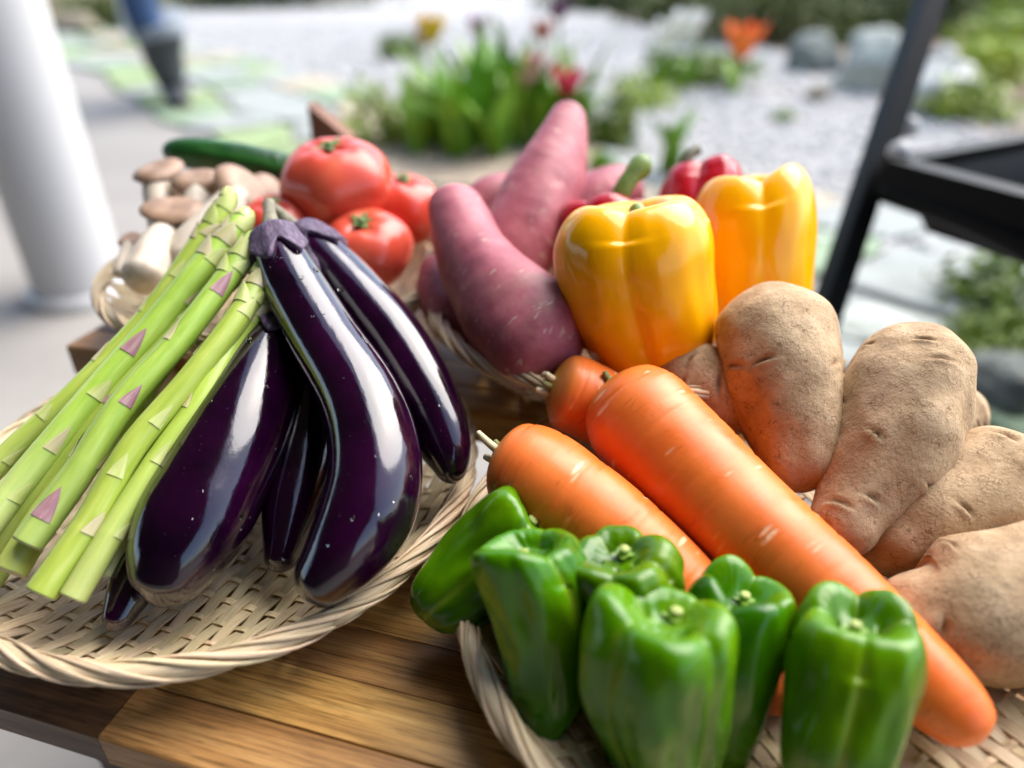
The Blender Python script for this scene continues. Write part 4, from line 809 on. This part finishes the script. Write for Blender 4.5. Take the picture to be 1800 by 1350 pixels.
mb = MB(); Loft([vv(0, .10, 1.54), vv(0, .095, 1.64), vv(0, .085, 1.70)], [.09, .108, .09], .8, .9).mesh(mb, 20, 24); mb.build('hair', M['hair'], person)
for side, toe in (('l', Vector((.10, -.16, 0))), ('r', Vector((.09, -.14, -.03)))):
    an = vv(*J['a' + side]); kn = vv(*J['k' + side]); tp2 = an.lerp(kn, .70) + Vector((.055, 0, 0))
    mb = MB(); Loft([tp2, an.lerp(kn, .4) + Vector((.015, 0, 0)), an + Vector((0, 0, .03)), an + Vector((0, .01, -.05))], [.112, .094, .070, .055], 0, .5).mesh(mb, 30, 28)
    Loft([an + Vector((-.02, .05, -.045)), an + toe * .5 + Vector((0, 0, -.045)), an + toe + Vector((0, 0, -.055))], [.052, .054, .044], .9, .9).mesh(mb, 24, 24); bt = mb.build('boot', M['boot_rubber'], person)
    mb = MB(); td = (kn - an).normalized(); Loft([tp2 - td * .05, tp2 + td * .002, tp2 + td * .006], [.113, .116, .10], 0, .1).mesh(mb, 10, 28); mb.build('boot_cuff', M['boot_lining'], bt)
    mb = MB(); Loft([an + Vector((-.02, .055, -.086)), an + toe * .5 + Vector((0, 0, -.086)), an + toe * 1.03 + Vector((0, 0, -.09))], [.048, .052, .045], .9, .9, lambda t, th, r, s: r * (1 if abs(math.sin(th)) > .3 else 1)).mesh(mb, 20, 20)
    for v_ in mb.v: v_.z = an.z - .096 + max(0, min(.03, (v_.z - an.z + .13) * .5)) 
    mb.build('boot_sole', M['boot_sole'], bt)

# ---------------------------------------------------------------- tulips, shrubs, boulders
def blade(mb, base, d, L, wd, droop, rr):
    s_ = d.cross(Vector((0, 0, 1))).normalized(); n = 7; vs = []
    for i in range(n + 1):
        f = i / n; ww = wd * math.sin(math.pi * (.12 + .88 * f) ** .75) if f < 1 else 0.0005; ww = max(.0006, ww); c = base + Vector((0, 0, 1)) * (L * (f - droop * f * f * .5)) + d * (L * .55 * (f * f * droop + .25 * f)); k = ww * .45
        vs += [c - s_ * ww + Vector((0, 0, k)), c, c + s_ * ww + Vector((0, 0, k))]
    mb.add(vs, [(3 * i, 3 * i + 1, 3 * i + 4, 3 * i + 3) for i in range(n)] + [(3 * i + 1, 3 * i + 2, 3 * i + 5, 3 * i + 4) for i in range(n)])
def tulip(label, pos, ht, nleaf, petal, seed, head=.032, leafL=.26, group='tulips in the bed behind the table', openp=.55):
    rr = random.Random(seed); root = empty('tulip', pos, label, 'tulip', group)
    for k in range(nleaf + 1):
        a = 6.283 * k / (nleaf + 1) + rr.uniform(-.5, .5); mb = MB(); blade(mb, pos + Vector((rr.uniform(-.02, .02), rr.uniform(-.02, .02), 0)), Vector((math.cos(a), math.sin(a), 0)), leafL * rr.uniform(.75, 1.2), .034 * rr.uniform(.7, 1.4), rr.uniform(.25, .8), rr); mb.build('leaf', M['tulip_leaf'], root)
    if petal:
        lean = Vector((rr.uniform(-.05, .05), rr.uniform(-.05, .05), 0)); top = pos + lean + Vector((0, 0, ht)); mb = MB(); Loft([pos, pos + lean * .3 + Vector((0, 0, ht * .5)), top], [.007, .006, .006], 0, 0).mesh(mb, 12, 10); mb.build('stem', M['stalk_green'], root)
        mb = MB(); Loft([top, top + Vector((0, 0, .008)), top + Vector((0, 0, .016))], [.004, .009, .004], .5, .5).mesh(mb, 8, 10); fl = mb.build('flower', M['stalk_green'], root)
        for k in range(6):
            a = 6.283 * k / 6; e = Vector((math.cos(a), math.sin(a), 0)); f = Vector((-e.y, e.x, 0)); mb = MB(); vs = []; n = 7
            for i in range(n + 1):
                u = i / n; rad = head * (math.sin(min(1, u * 1.25) * math.pi / 2) * .85 + openp * .5 * u * u) * (1 - .05 * (k % 2)); ww = head * .62 * math.sin(math.pi * (.1 + .87 * u)) ; c = top + e * rad + Vector((0, 0, .004 + head * 1.9 * u))
                vs += [c - f * ww - e * ww * .3, c + e * .002, c + f * ww - e * ww * .3]
            mb.add(vs, [(3 * i, 3 * i + 1, 3 * i + 4, 3 * i + 3) for i in range(n)] + [(3 * i + 1, 3 * i + 2, 3 * i + 5, 3 * i + 4) for i in range(n)]); mb.build('petal', M[petal], fl)
def T(px, py, d=None): p = G(px, py); return Vector((p.x, p.y, 0.0))
# main clump: (base px, base py, flower height or 0, petals)
def bloom(fx, fy, by):
    d = (CAM_Z) / (SP + (by - 675) / FPX * CP); p = Q(fx, fy, d); return Vector((p.x, p.y, 0)), p.z
TL = [('leafy tulip without bloom at the left end of the clump', 735, 0, 300, None, 4, .24), ('tulip with yellow bloom rising at the left of the clump', 775, 55, 292, 'petal_yellow', 3, .34), ('tulip with small lilac bloom left of the yellow one', 735, 62, 270, 'petal_lilac', 2, .22),
      ('broad leafed tulip without bloom at the front of the clump', 825, 0, 318, None, 5, .36), ('tulip with lilac bloom high in the middle of the clump', 852, 42, 285, 'petal_lilac', 4, .36), ('broad leafed tulip without bloom left of the tall sweet potato tip', 915, 0, 300, None, 5, .36),
      ('tulip with deep pink open bloom above the tall sweet potato', 1000, 150, 292, 'petal_pink', 4, .30), ('tulip with pale pink bloom just left of the deep pink one', 958, 108, 285, 'petal_pale_pink', 3, .30), ('tulip with rust red bloom above the pale pink one', 948, 52, 280, 'petal_rust', 2, .30),
      ('tulip with dark purple bloom at the top edge', 998, 16, 275, 'petal_purple', 2, .26), ('low tulip leaves right behind the sweet potatoes', 870, 0, 335, None, 4, .26), ('slanting leafy tulip between the yellow bloom and the broad leaves', 780, 0, 312, None, 4, .30), ('upright leafy tulip under the pale pink bloom', 955, 0, 310, None, 5, .32),
      ('lowest tulip leaves at the left front corner of the bed', 715, 0, 325, None, 5, .22), ('tulip leaves arching at the front between the tomatoes and sweet potatoes', 790, 0, 335, None, 5, .28), ('tulip leaves at the back centre of the clump', 880, 0, 270, None, 5, .34), ('tulip leaves at the right end close to the tall sweet potato tip', 1015, 0, 300, None, 5, .30), ('tulip with small pink bloom left of the tall sweet potato tip', 905, 140, 290, 'petal_pale_pink', 3, .24)]
for i, (lab, fx, fy, by, pt_, nl, lL) in enumerate(TL):
    b, ht = bloom(fx, fy, by); tulip(lab, b, ht - .05, nl, pt_, 100 + i, leafL=lL * 1.4, openp=.9 if pt_ == 'petal_pink' else .5, head=.055 if pt_ in ('petal_yellow', 'petal_pink') else .042)
tulip('leafy plant without bloom behind the red pepper stem', T(1175, 312), 0, 6, None, 130, leafL=.28); tulip('smaller leafy plant to the left of the red pepper, behind the sweet potato', T(1055, 318), 0, 4, None, 131, leafL=.14)
tulip('tulip with orange open bloom on the white gravel', T(1283, 165), .17, 3, 'petal_orange', 132, head=.095, leafL=.2, openp=.8); tulip('tulip with white bloom left of the orange one', T(1205, 160), .24, 3, 'petal_white', 133, head=.085, leafL=.2); tulip('tulip with cream white bloom, second left of the orange one', T(1155, 160), .22, 3, 'petal_white', 134, head=.07, leafL=.2)
def shrub(label, c, rx, ry, rz, mat, nleaf, leaf, seed, group='shrubs round the gravel garden'):
    rr = random.Random(seed); root = empty('shrub', c, label, 'shrub', group); mb = MB(); cl = [(Vector((rr.uniform(-1, 1), rr.uniform(-1, 1), rr.uniform(.1, 1.0)))) for _ in range(16)]
    for k in range(nleaf):
        q = rr.choice(cl) * .75; p = q + Vector((rr.gauss(0, .22), rr.gauss(0, .22), rr.gauss(0, .18))); p = c + Vector((p.x * rx, p.y * ry, max(.01, p.z * rz)))
        n = Vector((rr.gauss(0, 1), rr.gauss(0, 1), rr.gauss(.6, .8))).normalized(); a = n.orthogonal().normalized(); a.rotate(Matrix.Rotation(rr.random() * 6.28, 3, n)); b = n.cross(a); s_ = leaf * rr.uniform(.6, 1.3)
        mb.add([p - a * s_, p + b * s_ * .45 + n * s_ * .1, p + a * s_, p - b * s_ * .45 + n * s_ * .1], [(0, 1, 2, 3)])
    mb.build('foliage', M[mat], root, smooth=False); mb = MB()
    for q in cl[:8]: Loft([c + Vector((q.x * rx * .1, q.y * ry * .1, 0)), c + Vector((q.x * rx * .4, q.y * ry * .4, q.z * rz * .4)), c + Vector((q.x * rx * .75, q.y * ry * .75, q.z * rz * .7))], [.016, .010, .004], 0, 0).mesh(mb, 6, 6)
    mb.build('stem', M['bark'], root)
SH = [('low dark green mound on the gravel left of the yellow tulip', (712, 105), .16, .15, .17, 'moss', 900, .02), ('dark hedge far back at the top edge left of the gravel', (500, 12), 1.4, .7, .75, 'shrub_dark', 2600, .06), ('olive green bush at the top behind the orange tulip', (1370, 75), .75, .4, .65, 'shrub_olive', 2600, .045),
      ('olive bush at the top left of the black grill leg', (1540, 62), .75, .45, .65, 'shrub_olive', 2600, .045), ('lime green leafy bush at the top right corner', (1775, 60), .55, .4, .55, 'shrub_lime', 1800, .05), ('lime green low plant right of the pale boulders', (1725, 150), .26, .22, .22, 'shrub_lime', 900, .035),
      ('small green tuft at the foot of the pale boulder', (1640, 200), .15, .12, .10, 'moss', 600, .02), ('mossy green mound at the right beside the potatoes', (1745, 640), .11, .12, .10, 'moss', 1400, .012), ('green and brown bush at the top left beside the thin white pole', (190, 48), .6, .4, .35, 'shrub_olive', 1500, .05), ('dark bush in the top centre behind the white gravel', (1130, 18), 1.2, .6, .55, 'shrub_dark', 2200, .06), ('brown green undergrowth at the top right behind the lime bush', (1690, 30), 1.3, .6, .9, 'shrub_olive', 3200, .055), ('small green weed growing in the gravel', (1375, 215), .06, .06, .05, 'moss', 200, .015),
      ('loose pale green herb at the left of the tulip clump', (690, 262), .16, .14, .26, 'shrub_lime', 420, .026), ('loose green herb between the tulip clump and the red pepper', (1075, 262), .15, .12, .22, 'moss', 420, .026), ('pale green herb in front of the white tulips', (1130, 190), .16, .12, .16, 'shrub_lime', 320, .024),
      ('leafy green plant under the orange and white tulips', (1235, 150), .34, .16, .20, 'moss', 800, .03), ('bright lime bush behind the top of the black grill leg', (1735, 105), .36, .26, .36, 'shrub_lime', 1100, .04), ('green plant beside the pale boulder right of the grill leg', (1700, 215), .18, .16, .2, 'shrub_lime', 600, .03), ('olive bush at the top edge over the white tulips', (1245, 40), .8, .4, .5, 'shrub_olive', 1500, .05), ('green shrub right of the potatoes at the picture edge', (1800, 560), .16, .14, .16, 'moss', 900, .018)]
for i, (lab, b, rx, ry, rz, mt, nl, lf_) in enumerate(SH): shrub(lab, T(*b), rx, ry, rz, mt, nl, lf_, 200 + i)
def boulder(label, px, py, rx, ry, rz, mat, seed):
    c = T(px, py); mb = MB(); vs, fs = [], []; NI, NJ = 22, 30
    for i in range(NI + 1):
        ph = math.pi * i / NI
        for j in range(NJ):
            th = 6.28318 * j / NJ; d_ = Vector((math.sin(ph) * math.cos(th), math.sin(ph) * math.sin(th), math.cos(ph))); k = 1 + .30 * noise.noise(d_ * 1.3 + Vector((seed, 0, 0))) + .10 * noise.noise(d_ * 3.5 + Vector((0, seed, 0)))
            vs.append(c + Vector((d_.x * rx * k, d_.y * ry * k, rz * .45 + d_.z * rz * k)))
    for i in range(NI):
        for j in range(NJ): fs.append((i * NJ + j, i * NJ + NJ + j, i * NJ + NJ + (j + 1) % NJ, i * NJ + (j + 1) % NJ))
    mb.add(vs, fs); tag(mb.build('boulder', M[mat], origin=c), label, 'boulder', 'rocks edging the gravel garden')
for i, a in enumerate([('large pale green boulder left of the black grill leg', 1530, 160, .20, .18, .21, 'rock_pale'), ('pale boulder seen right of the black grill leg', 1640, 200, .16, .16, .17, 'rock_white'), ('dark slate boulder at the back left of the large pale one', 1425, 125, .17, .15, .15, 'rock_dark'), ('small brown stone half sunk in the gravel', 1436, 178, .06, .05, .05, 'rock_brown'),
                       ('small white stone beside the upper end of the grill leg', 1652, 118, .09, .08, .09, 'rock_white'), ('dark wet stone below the mossy mound at the right', 1745, 705, .09, .08, .06, 'rock_dark'), ('flat pale grey stone behind the leaning potato', 1560, 590, .14, .09, .03, 'rock_pale'), ('grey stone at the foot of the tulip clump', 1095, 255, .07, .06, .05, 'rock_dark'), ('brown stone at the top left beside the path', 140, 60, .20, .2, .12, 'rock_brown')]):
    boulder(*a, seed=300 + i * 7.3)
poly('tulip_bed', BED, 0.03, M['bed_soil'])
poly('soil_bank', [(2.0, 2.9), (6, 2.5), (7, 9), (2.2, 6.0), (1.9, 4.3)], 0.012, M['soil'])
